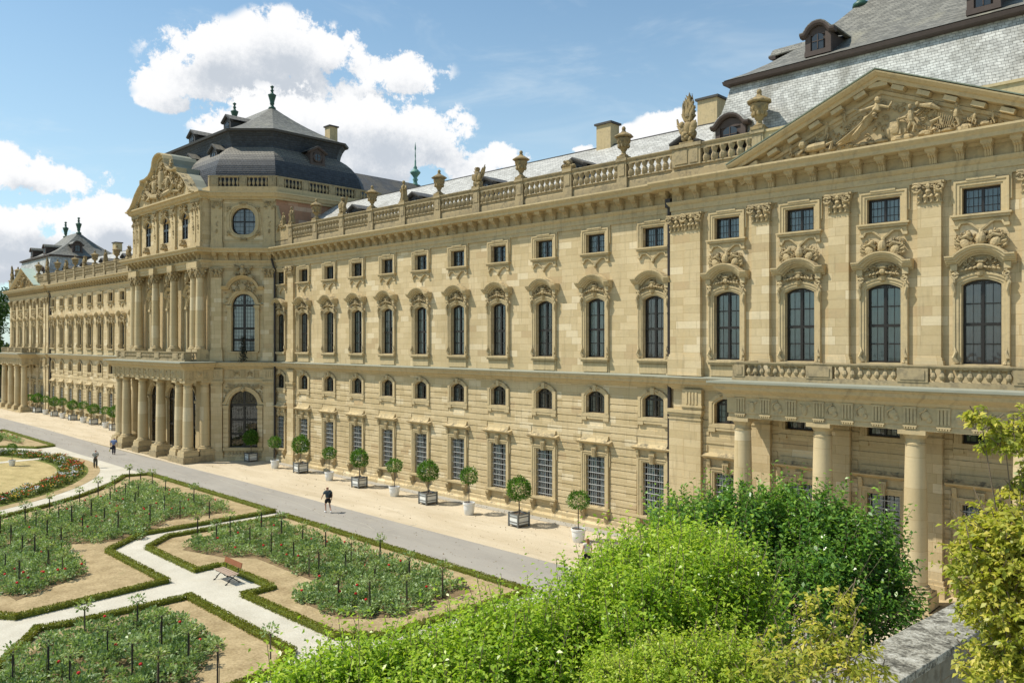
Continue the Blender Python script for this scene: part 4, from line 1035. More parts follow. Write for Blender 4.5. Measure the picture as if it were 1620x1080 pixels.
for s in (-1, 1):
    mb.ell((s*2.1, -.8, 27.6), (.5, .4, .9), ry=.3*s); mb.ell((s*2.0, -.95, 28.7), (.24, .26, .28)); mb.tube([(s*2.2, -.9, 28.2), (s*3.2, -1.0, 28.0), (s*3.7, -.9, 27.3)], [.18, .14, .1], 6)
    mb.tube([(s*1.0, -.7, 26.3), (s*3.2, -.8, 26.5), (s*5.2, -.7, 26.2)], [.4, .3, .12], 7); mb.ell((s*5.6, -.7, 26.6), (.35, .3, .4))
for s in (-1, 1):
    for (gx, gz, gr) in ((5.6, 27.0, .62), (7.6, 26.1, .5), (3.6, 28.6, .5), (2.6, 29.8, .4)):
        spiral(mb, s*gx*1.12, gz, -.75, gr, 1.6, s, 1.0, .13, 16); mb.ell((s*gx*1.12, -.7, gz), (gr*.4, .25, gr*.4))
    orn(mb, s*4.6, -.6, 27.4, 2.6, 1.6, .45, 30, 230+s, sym=False, size=(.10, .28)); mb.tube([(s*3.2, -.8, 26.4), (s*4.2, -.95, 27.2), (s*3.9, -.9, 28.1)], [.34, .3, .14], 7); mb.ell((s*3.95, -1.0, 28.35), (.22, .24, .26))
obj('gable_carving', mb, 'sandstone_carving', palace)
# roofs ------------------------------------------------------------------------
def octa(i, yf=-4.4, yb=12.2, hw=13.1, c0=4.4, c1=1.6):
    c = max(.4, c0-i*.586); d = max(.4, c1-i*.2); w = hw-i; f = yf+i; b = yb-i
    return [(CX-w, f+c), (CX-w+c, f), (CX+w-c, f), (CX+w, f+c), (CX+w, b-d), (CX+w-d, b), (CX-w+d, b), (CX-w, b-d)]
def rings(mb, rs):
    n = len(rs[0]); vs = [v for r in rs for v in r]; fs = []
    for i in range(len(rs)-1):
        for k in range(n): fs.append((i*n+k, i*n+(k+1) % n, (i+1)*n+(k+1) % n, (i+1)*n+k))
    mb.add(vs, fs)
mb = MB()
prof = [(.55, 25.9), (.55, 27.0), (.62, 27.7), (.78, 28.35), (1.05, 28.95), (1.42, 29.5), (1.88, 29.97), (2.35, 30.33), (2.62, 30.55), (2.62, 30.7), (2.55, 31.1), (2.4, 31.55), (2.15, 32.0)]
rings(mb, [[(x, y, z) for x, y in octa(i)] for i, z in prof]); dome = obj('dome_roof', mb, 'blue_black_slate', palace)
mb = MB(); rings(mb, [[(x, y, z) for x, y in octa(i)] for i, z in ((2.2, 31.95), (1.95, 32.0), (1.9, 32.22), (2.3, 32.3), (2.6, 31.99))]); obj('eaves_gutter', mb, 'gutter_dark', palace)
mb = MB(); RY = 4.4; base = octa(2.05)
def ridge_rings(base, z0, cx, hr, ry, z1, sag=.35, n=6):
    rs = []
    for j in range(n+1):
        t_ = j/n; k = t_-sag*t_*(1-t_)*.9
        r = []
        for x, y in base:
            tx = max(cx-hr, min(cx+hr, x)); tx = cx+(hr if x > cx else -hr)
            r.append((x+(tx-x)*t_, y+(ry-y)*t_, z0+(z1-z0)*k))
        rs.append(r)
    return rs
rings(mb, ridge_rings(base, 32.2, CX, 4.3, RY, 36.5)); obj('upper_roof', mb, 'brown_grey_slate', palace)
def finial(x, y, z, s=1.0, mat='finial_green'):
    mb = MB(); mb.lathe([(r*s, z+h*s) for r, h in [(.55, -.25), (.5, .0), (.3, .12), (.22, .35), (.34, .5), (.3, .7), (.42, 1.2), (.58, 1.75), (.62, 1.85), (.4, 1.98), (.22, 2.1), (.17, 2.4), (.3, 2.5), (.16, 2.65), (.14, 2.85), (.27, 3.0), (.27, 3.12), (.1, 3.25), (.02, 3.3)]], x, y, 12)
    return obj('roof_finial', mb, mat, palace, smooth=True)
for s in (-1, 1): finial(CX+s*4.3, RY, 36.45, .72)
def dormer(x, y, z, rz, w=1.5, h=1.5, depth=3.0, kind='seg', mat='brown_wood_dormer', roofm='blue_black_slate', glass='glass'):
    o = thing('dormer', (x, y, z), None, None, rz=rz); del_ = o; o.parent = palace; o.matrix_parent_inverse = PT.inverted()
    mb = MB(); mb.box(-w/2, w/2, 0, depth, 0, h*.86)
    mb.box(-w/2-.08, -w/2+.2, -.1, .1, 0, h*.86); mb.box(w/2-.2, w/2+.08, -.1, .1, 0, h*.86); mb.box(-w/2-.1, w/2+.1, -.14, .1, -.14, .1)
    mb.extr([(-w/2, h*.8), (w/2, h*.8), (w/4, h*1.1), (0, h*1.18), (-w/4, h*1.1)], -.06, .1)
    if kind == 'seg': pth = [(-w/2-.3, h*.84), (-w/2-.05, h*.86)]+arc(w*.95, h*1.28, h*.36, 8)[1:-1]+[(w/2+.05, h*.86), (w/2+.3, h*.84)]
    else: pth = [(-w/2-.3, h*.80), (0, h*1.22), (w/2+.3, h*.80)]
    mb.band(pth, [(-.1, -.1), (-.1, .2), (0, .3), (.1, .32), (.1, -.1)])
    obj('dormer_body', mb, mat, o, local=True)
    r = MB(); r.band([(a, b+.02) for a, b in pth], [(.07, .3), (.14, .3), (.14, -depth), (.07, -depth)]); obj('dormer_roof', r, roofm, o, local=True)
    g = MB()
    if kind == 'oc':
        n = 16; g.add([(w*.24*math.cos(2*math.pi*i/n), -.11, h*.5+w*.24*math.sin(2*math.pi*i/n)) for i in range(n)], [tuple(range(n))])
        rr = MB(); rr.band([(w*.24*math.cos(2*math.pi*i/n), h*.5+w*.24*math.sin(2*math.pi*i/n)) for i in range(n)], [(0, .0), (0, .14), (-.08, .16), (-.16, .12), (-.16, 0)], closed=True); obj('dormer_ring', rr, mat, o, local=True)
    else: 
        oo = opening(w*.5, h*.72, h*.14); g.add([(a, -.115, b+.12) for a, b in oo], [tuple(range(len(oo)))])
    pn = obj('pane', g, 'dormer_glass', o, local=True)
    b2 = MB()
    b2.box(-.02, .02, -.15, -.12, .15, h*.8); b2.box(-w*.24, w*.24, -.15, -.12, h*.48, h*.51); obj('glazing_bars', b2, mat, o, local=True)
    return o
m, t, o = newmat('dormer_glass'); principled(t, o, **{'Base Color': (.03, .035, .04, 1), 'Roughness': .08, 'Specular IOR Level': .6}); MATS['dormer_glass'] = m
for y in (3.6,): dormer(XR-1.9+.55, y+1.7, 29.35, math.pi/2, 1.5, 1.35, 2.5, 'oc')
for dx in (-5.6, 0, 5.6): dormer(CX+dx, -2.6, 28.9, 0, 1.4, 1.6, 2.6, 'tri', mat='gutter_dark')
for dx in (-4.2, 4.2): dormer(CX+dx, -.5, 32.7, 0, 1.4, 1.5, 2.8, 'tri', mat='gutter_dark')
def chimney(x, y, z0, z1, w=1.1, d=1.1):
    mb = MB(); mb.box(x-w/2, x+w/2, y-d/2, y+d/2, z0, z1-.12); o = obj('chimney', mb, 'sandstone_trim', palace)
    mb = MB(); mb.box(x-w/2-.12, x+w/2+.12, y-d/2-.12, y+d/2+.12, z1-.14, z1); obj('chimney_cap', mb, 'gutter_dark', o, local=True)
chimney(-72.3, 8.6, 31, 34.3, .95, .95)
def hip_roof(levels, cx, mats, name='mansard_roof'):
    mb = MB(); rings(mb, [[(cx-w, yf, z), (cx+w, yf, z), (cx+w, yb, z), (cx-w, yb, z)] for w, yf, yb, z in levels]); return obj(name, mb, mats, palace)
for f_ in (lambda x: x, mir):
    c = f_(PC)
    hip_roof([(9.85, .0, 14.0, 20.3), (9.45, .12, 13.6, 21.4), (8.95, .35, 13.1, 22.9), (8.55, .62, 12.7, 24.2), (8.3, .85, 12.4, 25.22)], c, 'pale_lichened_slate')
    mb = MB(); rings(mb, [[(c-w, yf, z), (c+w, yf, z), (c+w, yb, z), (c-w, yb, z)] for w, yf, yb, z in ((8.35, .8, 12.4, 25.12), (8.1, .55, 12.6, 25.14), (8.60, .5, 12.7, 25.20), (8.64, .45, 12.75, 25.38), (8.3, .9, 12.4, 25.46))])
    obj('eaves_gutter', mb, 'brown_wood_dormer', palace)
    mb = MB(); rings(mb, ridge_rings([(c-8.6, .52), (c+8.6, .52), (c+8.6, 12.7), (c-8.6, 12.7)], 25.45, c, 3.5, 6.4, 30.0, .5)); obj('upper_roof', mb, 'brown_grey_slate', palace)
    for s in (-1, 1): finial(c+s*3.5, 6.4, 29.95, .8)
    for k in (-2, 2): dormer(c+k*PB, .1, 21.7, 0, 1.6, 1.3, 1.6, 'seg', roofm='pale_lichened_slate')
    for k in (-1, 1): dormer(c+k*PB*.93, 1.25, 25.95, 0, 1.15, 1.1, 2.4, 'seg', roofm='brown_grey_slate')
    for s in (-1, 1):
        if c+s*8 > -30 and s > 0 and c > -20: continue
        dormer(c+s*7.4, 5.0, 26.2, s*math.pi/2, 1.4, 1.35, 2.4, 'seg', roofm='brown_grey_slate')
    # pediment: tympanum, raking cornice, roof behind
    y0 = -.3; h0, h1, hw = 20.25, 23.35, 6.95
    mb = MB(); mb.m = Matrix.Translation((c, y0, 0))
    mb.extr([(-hw, h0-.05), (hw, h0-.05), (0, h1)], -.18, .2)
    mb.band([(-hw-.35, h0-.08), (0, h1-.05), (hw+.35, h0-.08)], [(-.80, .1), (-.80, .22), (-.66, .24), (-.62, .34), (-.48, .36), (-.44, .28), (-.20, .30), (-.16, .80), (-.02, .84), (.02, .96), (.14, 1.10), (.20, 1.12), (.20, .1)])
    sl = math.atan2(h1-h0, hw)
    for s in (-1, 1):
        for k in range(6):
            f = .12+k*.152; x = s*hw*(1-f); z = h0-.05+(h1-h0)*f
            R_ = Matrix.Translation((x, 0, z-.27)) @ Matrix.Rotation(s*sl, 4, 'Y'); b = mb.m; mb.m = b @ R_
            mb.box(-.27, .27, -.74, -.2, -.12, .07); mb.m = b
    mb.box(-.4, .4, -.76, -.2, h1-.50, h1-.30)
    obj('pediment', mb, 'sandstone_trim', palace)
    mb = MB(); mb.m = Matrix.Translation((c, y0, 0))
    mb.band([(-hw-.35, h0-.06), (0, h1-.03), (hw+.35, h0-.06)], [(.23, 1.10), (.27, 1.14), (.27, -3.2), (.23, -3.2)]); mb.extr([(-hw-.1, h0), (hw+.1, h0), (0, h1+.1)], .22, 3.2)
    obj('pediment_roof', mb, 'copper_pale', palace)
    # carved figures in the tympanum
    mb = MB(); mb.m = Matrix.Translation((c, y0-.18, h0)) @ Matrix.Diagonal((.86, .9, .84, 1)) @ Matrix.Translation((0, 0, -h0)); R = random.Random(8)
    for k in range(30):   # rocks and clouds along the base and behind
        x = R.uniform(-5.2, 5.2); mb.ell((x, -.12, h0+.18+R.random()*.12), (R.uniform(.18, .4), R.uniform(.15, .3), R.uniform(.12, .25)), nu=7, nv=5)
    for k in range(70):
        x = R.uniform(-4.2, 4.2); zm = h0+(h1-h0)*(1-abs(x)/hw)-.75
        if zm > h0+.3: spiral(mb, x, R.uniform(h0+.3, zm), -.05, R.uniform(.1, .24), 1.1, R.choice((-1, 1)), R.random()*6, .03, 9)
    def fig(x, z, s, lean, arm, d=.25):
        L_ = lambda a, b: (x+s*a, -d-.1, z+s*b)
        mb.tube([L_(0, .75), L_(lean*.3, 1.1), L_(lean*.5, 1.45)], [.17*s, .2*s, .15*s], 7)           # torso
        mb.ell((x+s*lean*.6, -d-.2, z+s*1.72), (.12*s, .13*s, .15*s), nu=8, nv=6)                 # head
        mb.tube([L_(0, .75), L_(.22*arm, .42), L_(.1*arm, 0)], [.13*s, .1*s, .06*s], 6); mb.tube([L_(0, .75), L_(-.15*arm, .4), L_(-.25*arm, 0)], [.13*s, .1*s, .06*s], 6)
        mb.tube([L_(lean*.5, 1.4), L_(lean*.5+arm*.35, 1.25), L_(lean*.5+arm*.6, 1.45)], [.07*s, .06*s, .04*s], 5)
        mb.tube([L_(lean*.5, 1.4), L_(lean*.5-arm*.3, 1.15), L_(lean*.5-arm*.45, .9)], [.07*s, .06*s, .04*s], 5)
    # seated central figure with flowing robe
    mb.tube([(-.08, -.4, h0+2.25), (-.15, -.45, h0+1.85), (-.3, -.5, h0+1.5)], [.16, .24, .26], 8)
    for k in range(9):   # knees and trailing folds
        e = k/8; mb.tube([(-.15-.25*e, -.5, h0+1.75-.3*e), (-.55-.1*e, -.72+.1*e, h0+1.45-.35*e), (-.9-.5*e, -.6+.15*e, h0+.95-.3*e), (-1.2-1.0*e, -.45+.15*e, h0+.5-.1*e)], [.1, .17, .15, .06], 6)
    mb.ell((.75, -.15, h0+.75), (.6, .12, .55), nu=12, nv=8); mb.ell((.75, -.22, h0+.75), (.35, .12, .32), nu=12, nv=8)
    mb.ell((-.05, -.55, h0+2.42), (.15, .16, .18)); mb.tube([(-.2, -.5, h0+2.1), (-.9, -.5, h0+2.0), (-1.3, -.45, h0+2.2)], [.1, .08, .05], 6); mb.tube([(.0, -.5, h0+2.1), (.5, -.5, h0+1.9), (.65, -.45, h0+2.2)], [.1, .08, .05], 6)
    fig(1.55, h0+.42, .78, -.1, 1); fig(3.6, h0+.35, .62, .15, -1); fig(4.4, h0+.25, .42, .3, 1)
    mb.tube([(1.0, -.35, h0+.4), (.9, -.35, h0+1.2), (1.3, -.35, h0+1.25)], .09, 5)
    mb.tube([(2.6, -.3, h0+.35), (2.5, -.35, h0+.75), (2.9, -.35, h0+.9), (3.0, -.35, h0+.5)], [.16, .14, .1, .07], 7)
    mb.tube([(1.9, -.35, h0+1.75), (2.5, -.4, h0+1.6), (2.9, -.3, h0+1.35)], [.08, .16, .07], 7); mb.ell((1.85, -.42, h0+1.82), (.1, .1, .12))
    fig(-2.9, h0+.9, .5, .2, 1, .12); fig(-1.9, h0+1.5, .42, .1, -1, .12); fig(2.6, h0+1.1, .42, -.2, 1, .12); fig(5.2, h0+.15, .34, .2, -1)
    for k in range(8): mb.tube([(2.75+.09*k, -.4, h0+.35), (2.85+.1*k, -.42, h0+1.15-.05*k)], .018, 4)
    orn(mb, 4.9, -.1, h0+.4, 1.6, .5, .22, 14, 19, sym=False, size=(.06, .15)); orn(mb, 2.2, -.05, h0+1.5, 1.8, .5, .1, 14, 21, sym=False, size=(.05, .12)); orn(mb, -2.9, -.05, h0+1.0, 2.4, .8, .12, 26, 22, sym=False, size=(.06, .14))
    for k in range(150):
        x = R.uniform(-5.2, 5.2); zm = h0+(h1-h0)*(1-abs(x)/hw)-.5
        if zm > h0+.15: mb.ell((x, -.04, R.uniform(h0+.1, zm)), (R.uniform(.04, .12), R.uniform(.04, .12), R.uniform(.03, .09)), ry=R.uniform(0, 3), nu=6, nv=4)
    for k in range(12): e = k/11; mb.tube([(-.1-.2*e, -.78, h0+1.9-.3*e), (-.6-.3*e, -.92, h0+1.4-.3*e), (-1.2-.5*e, -.75, h0+.85-.2*e), (-1.6-.6*e, -.55, h0+.5-.06*e)], .03, 5)
    # lion on the left
    mb.tube([(-4.0, -.3, h0+.5), (-3.4, -.35, h0+.5), (-2.9, -.3, h0+.55)], [.2, .26, .22], 8); mb.ell((-4.15, -.45, h0+.75), (.24, .22, .26)); mb.tube([(-4.1, -.4, h0+.5), (-4.4, -.5, h0+.2)], .08, 5); mb.tube([(-2.9, -.35, h0+.5), (-2.5, -.4, h0+.6), (-2.6, -.4, h0+.2)], .1, 5)
    fig(-4.9, h0+.2, .38, .2, 1); orn(mb, -5.0, -.1, h0+.35, 1.2, .4, .2, 8, 9, sym=False, size=(.06, .15))
    obj('pediment_relief', mb, 'sandstone_carving', palace)
# wing roofs
for x0, x1 in ((-68.35, -21.5), (mir(-21.5), mir(-68.35))):
    mb = MB(); mb.extx([(.75, 20.3), (.75, 20.75), (1.6, 21.6), (3.8, 23.25), (6.5, 25.15), (9.5, 23.1), (12.5, 20.7), (12.5, 20.3)], x0, x1); obj('wing_roof', mb, 'wing_grey_slate', palace)
    mb = MB(); mb.box(x0, x1, -.4, 1.1, 20.1, 20.33); mb.box(x0, x1, 6.44, 6.56, 25.1, 25.19); obj('parapet_gutter', mb, 'gutter_dark', palace)
for k in range(6):
    for x in ((-24.7-8.4*k),) + ((mir(-24.7-8.4*k)),):
        if -64 < x or x < mir(-64): dormer(x, 2.0, 22.0, 0, 1.25, 1.05, 2.0, 'tri', mat='gutter_dark', roofm='dark_court_slate')
chimney(-33.9, 6.6, 24.5, 26.75, 1.25, 1.0); chimney(-25.9, 7.0, 24.3, 26.9, 1.4, 1.1); chimney(mir(-33.9), 6.6, 24.5, 26.75, 1.25, 1.0)
# court-side roof behind the dome with its tall green spike
mb = MB(); q = [(-79, 20.3), (-71, 20.3)]
mb.add([(-82, 10, 25.5), (-68.6, 10, 25.5), (-68.6, 26, 25.5), (-82, 26, 25.5), (-75, 10, 30.5), (-75, 22.8, 30.5)], [(0, 1, 4), (1, 2, 5, 4), (2, 3, 5), (3, 0, 4, 5)])
mb.box(-82, -68.6, 10, 26, 20, 25.5)
obj('court_roof', mb, 'dark_court_slate', palace)
mb = MB(); mb.lathe([(r, 30.3+h) for r, h in [(.4, 0), (.3, .2), (.22, .5), (.35, .7), (.22, .9), (.3, 1.1), (.62, 1.5), (.66, 1.6), (.4, 1.85), (.2, 2.05), (.26, 2.15), (.12, 2.4), (.1, 3.0), (.05, 3.2), (.08, 3.6), (.04, 4.2), (.1, 4.5), (.03, 5.1), (.01, 5.3)]], -75, 22.2, 10)
obj('roof_spike', mb, 'copper_green', palace, smooth=True)
# parapet of wings and end pavilions -------------------------------------------
ZP, ZT = 20.98, 22.10
mb = MB()
for pl in ([(-68.4, 0), (PL0, 0), (PL0, -.3), (PL1, -.3), (PL1, 14)], [(mir(PL1), 14), (mir(PL1), -.3), (mir(PL0), -.3), (mir(PL0), 0), (mir(-68.4), 0)]):
    mb.mould(pl, [(-.4, 20.2), (.12, 20.2), (.12, 20.75), (.06, 20.8), (.06, ZP), (-.4, ZP)])
obj('parapet_base', mb, 'sandstone_weathered', palace)
def rail(mb, L):
    mb.extx([(-.20, ZT-.16), (-.26, ZT-.05), (-.26, ZT), (.2, ZT), (.2, ZT-.05), (.14, ZT-.16)], 0, L)
def make_bal(L):
    mb = MB(); rail(mb, L); mb.box(0, L, -.17, .14, ZT-.32, ZT-.15); mb.box(0, L, -.14, .12, ZP-.005, ZP+.08)
    n = max(1, round(L/.47)); st = L/n
    for i in range(n):
        x = st*(i+.5)
        mb.lathe([(.13, ZP+.08), (.17, ZP+.12), (.205, ZP+.26), (.19, ZP+.38), (.12, ZP+.50), (.12, ZP+.56), (.17, ZP+.66), (.205, ZP+.76), (.17, ZP+.83)], x, -.02, 8, 4, .12)
    return mb
bl = obj('balustrade', make_bal(4.2-.62), 'sandstone_weathered'); protos['bal'] = snapshot(bl)
pr = MB(); pr.box(-.31, .31, -.22, .18, ZP-.01, ZT-.12); pr.box(-.2, .2, -.26, 0, ZP+.14, ZT-.28); pr.box(-.38, .38, -.31, .26, ZT-.13, ZT+.06); pr.box(-.36, .36, -.24, .2, 20.3, ZP+.04)
pr_ = obj('pier', pr, 'sandstone_weathered'); protos['pier'] = snapshot(pr_); TMP += [bl, pr_]
PX = [-25.58-4.2*(k+.5) for k in range(10)]
URNS = []; 
for f_ in (lambda x: x, mir):
    for k, x in enumerate(PX):
        put(protos['pier'], f_(x), 0, 0)
        if k < 9: a = f_(x); b = f_(PX[k+1]); put(protos['bal'], min(a, b)+.31, 0, 0)
    # first bay next to the end pavilion
    a, b = sorted((f_(PX[0]), f_(PL0+.0))); s = 1 if f_(1) == 1 else -1
    L = b-a-.31
    mbq = make_bal(L); o = obj('balustrade', mbq, 'sandstone_weathered', palace, local=True); o.matrix_parent_inverse = PT.inverted(); o.location = (a+(.31 if s == 1 else 0), 0, 0)
    # wide pier on the corner of the pavilion
    c = f_(-23.15); mb = MB(); mb.box(c-.9, c+.9, -.52, .2, ZP-.01, ZT-.12); mb.box(c-.7, c+.1, -.56, 0, ZP+.12, ZT-.28); mb.box(c+.25, c+.75, -.56, 0, ZP+.12, ZT-.28); mb.box(c-.98, c+.98, -.62, .3, ZT-.13, ZT+.06)
    obj('corner_pier', mb, 'sandstone_weathered', palace)
    p1 = f_(-18.95); put(protos['pier'], p1, -.3, 0); p2 = f_(-6.77); put(protos['pier'], p2, -.3, 0)
    c2 = f_(-2.57); mb = MB(); mb.box(c2-.9, c2+.9, -.52, .2, ZP-.01, ZT-.12); mb.box(c2-.98, c2+.98, -.62, .3, ZT-.13, ZT+.06); obj('corner_pier', mb, 'sandstone_weathered', palace)
    for u, v in ((c, p1), (c2, p2)):
        a, b = sorted((u, v)); la = .9 if a == u else .31; lb = .9 if b == u else .31
        o = obj('balustrade', make_bal(b-a-la-lb), 'sandstone_weathered', palace, local=True); o.matrix_parent_inverse = PT.inverted(); o.location = (a+la, -.3, 0)
    a, b = sorted((p1, p2)); mb = MB(); mb.box(a+.31, b-.31, -.42, -.1, ZP-.01, ZT-.1); mb.box(a+.3, b-.3, -.5, 0, ZT-.12, ZT); obj('solid_parapet', mb, 'sandstone_trim', palace)
# end pieces beside the dome: scrolled wall
for f_ in (lambda x: x, mir):
    a, b = f_(-65.3), f_(-68.3); mb = MB(); x0, x1 = sorted((a, b)); mb.box(x0, x1, -.12, .2, 20.9, 21.9)
    sgn = 1 if b < a else -1
    mb.extr([(a-sgn*.2, 21.8), (b, 21.8), (b, 24.3), (b+sgn*.35, 23.5), (b+sgn*.9, 22.6), (a-sgn*.6, 22.1)][::1 if sgn > 0 else -1], -.1, .2)
    orn(mb, (a+b)/2-sgn*.5, -.15, 22.2, 1.6, 1.0, .15, 14, 301, sym=False, size=(.1, .2)); obj('scroll_wall', mb, 'sandstone_carving', palace)
# downpipes
for f_ in (lambda x: x, mir):
    for x in (-24.42,):
        mb = MB(); X = f_(x); mb.tube([(X, -.16, .3), (X, -.16, 18.9)], .12, 8); mb.box(X-.17, X+.17, -.36, -.02, 18.85, 19.35)
        z = 1.5
        while z < 18: mb.lathe([(.15, z), (.15, z+.07)], X, -.16, 8); z += 1.9
        obj('downpipe', mb, 'pipe', palace)
    X = f_(-68.15); mb = MB(); mb.tube([(X, -.30, .3), (X, -.30, 18.2), (X-(.25 if f_(1) == 1 else -.25), -.5, 19.2)], .10, 8); obj('downpipe', mb, 'pipe', palace)
for o in TMP:
    for k in list(o.children_recursive): bpy.data.objects.remove(k)
    bpy.data.objects.remove(o)
# ------------------------------------------------------------ urns and statues on the parapet
ORD = 'first second third fourth fifth sixth seventh eighth ninth tenth eleventh twelfth thirteenth'.split()
ub = MB(); ub.box(-.30, .30, -.3, .3, 0, .14)
ub.lathe([(.26, .13), (.28, .2), (.15, .28), (.12, .42), (.17, .48), (.24, .62), (.36, .92), (.42, 1.18), (.36, 1.24), (.4, 1.27)], n=16)
ul = MB(); ul.lathe([(.52, 1.26), (.56, 1.32), (.5, 1.38), (.3, 1.50), (.15, 1.58), (.12, 1.66)], n=16, lobes=8, amp=.05); ul.ell((0, 0, 1.78), (.12, .12, .15), nu=10, nv=7)
ug = MB(); R = random.Random(4)
for k in range(8): a = k*math.pi/4; ug.tube([(.39*math.cos(a), .39*math.sin(a), 1.12), (.37*math.cos(a+.39), .37*math.sin(a+.39), .92), (.39*math.cos(a+.78), .39*math.sin(a+.78), 1.12)], .035, 5)
for k in range(10): a = k*.628; ug.ell((.3*math.cos(a), .3*math.sin(a), .74), (.09, .09, .12), nu=6, nv=4)
urn0 = thing('stone_urn', (0, 0, 0), 'x', 'urn', 'lidded stone urns along the palace parapet')
for nm, b in (('vase', ub), ('lid', ul), ('garland', ug)): auto(obj(nm, b, 'stone_statues', urn0, local=True, smooth=True))
urn_t = snapshot(urn0)
def trophy(seed, tall=1.6):
    mb = MB(); R = random.Random(seed); mb.box(-.38, .38, -.28, .28, 0, .12)
    for k in range(16): a = R.uniform(0, 6.28); mb.ell((.26*math.cos(a), .2*math.sin(a), R.uniform(.15, .55)), (R.uniform(.08, .2), R.uniform(.08, .18), R.uniform(.1, .22)), ry=R.uniform(-.6, .6), nu=7, nv=5)
    mb.lathe([(.14, .3), (.2, .5), (.27, .75), (.29, .95), (.2, 1.1), (.1, 1.16)], 0, 0, 10)        # cuirass
    mb.ell((0, 0, 1.28), (.15, .17, .17), nu=9, nv=7); mb.ell((0, -.05, 1.38), (.19, .2, .07))
    for k in range(9):
        a = R.uniform(-.9, .9); L = R.uniform(.7, 1.05)*tall*.72; x0 = R.uniform(-.15, .15)
        mb.tube([(x0, .05, .5), (x0+L*.5*math.sin(a*.8), .08, .5+L*.5*math.cos(a)), (x0+L*math.sin(a), .1*R.random(), .5+L*math.cos(a))], [.05, .09+.06*R.random(), .02], 5)
    for s in (-1, 1): mb.ell((s*.26, -.16, .72), (.2, .07, .28), ry=s*.4, nu=10, nv=6)
    return mb
def plume(seed):
    mb = trophy(seed, 1.2); R = random.Random(seed)
    for k in range(34):
        a = R.uniform(-.7, .6); L = 1.45-abs(a)*.9+R.uniform(-.25, .1); y = R.uniform(-.1, .1); w_ = .08*math.sin(k*1.7)
        mb.tube([(a*.2, y, 1.15), (a*.38+w_, y-.03, 1.15+L*.3), (a*.45-w_, y, 1.15+L*.6), (a*.40+w_*1.3, y-.04, 1.15+L*.85), (a*.36+w_*2, y-.08, 1.15+L)], [.10, .10, .085, .05, .012], 5)
    mb.ell((-.3, -.15, 1.0), (.15, .14, .18)); mb.ell((.33, -.1, .9), (.2, .16, .25)); mb.tube([(-.3, -.1, .9), (-.55, -.1, 1.1), (-.6, -.1, 1.35)], [.1, .07, .04], 6)
    return mb
def statue(seed):
    mb = MB(); R = random.Random(seed); mb.box(-.3, .3, -.26, .26, 0, .14)
    mb.lathe([(.26, .13), (.24, .3), (.2, .6), (.19, .8), (.16, .95), (.21, 1.15), (.22, 1.28), (.1, 1.4), (.07, 1.46)], 0, 0, 12, 5, .12)
    mb.ell((0, -.03, 1.58), (.12, .13, .15), nu=9, nv=7)
    mb.tube([(.19, 0, 1.3), (.36, -.1, 1.12), (.3, -.22, .95)], [.08, .07, .05], 6); mb.tube([(-.19, 0, 1.3), (-.33, -.08, 1.05), (-.24, -.15, .8)], [.08, .07, .05], 6)
    for k in range(7): mb.tube([(.18*math.cos(k), .18*math.sin(k), 1.0), (.22*math.cos(k+.3), .22*math.sin(k+.3), .55), (.24*math.cos(k+.2), .24*math.sin(k+.2), .15)], [.05, .06, .07], 5)
    for k in range(8): a = R.uniform(0, 6.28); mb.ell((.24*math.cos(a), .2*math.sin(a), R.uniform(.12, .45)), (.12, .12, .14))
    return mb
kinds = ['armour trophy with spread flags', 'armour trophy with splayed spears', 'draped figure with bent arms', 'armour trophy with drums']
wingname = {1: 'near wing', 0: 'far wing'}
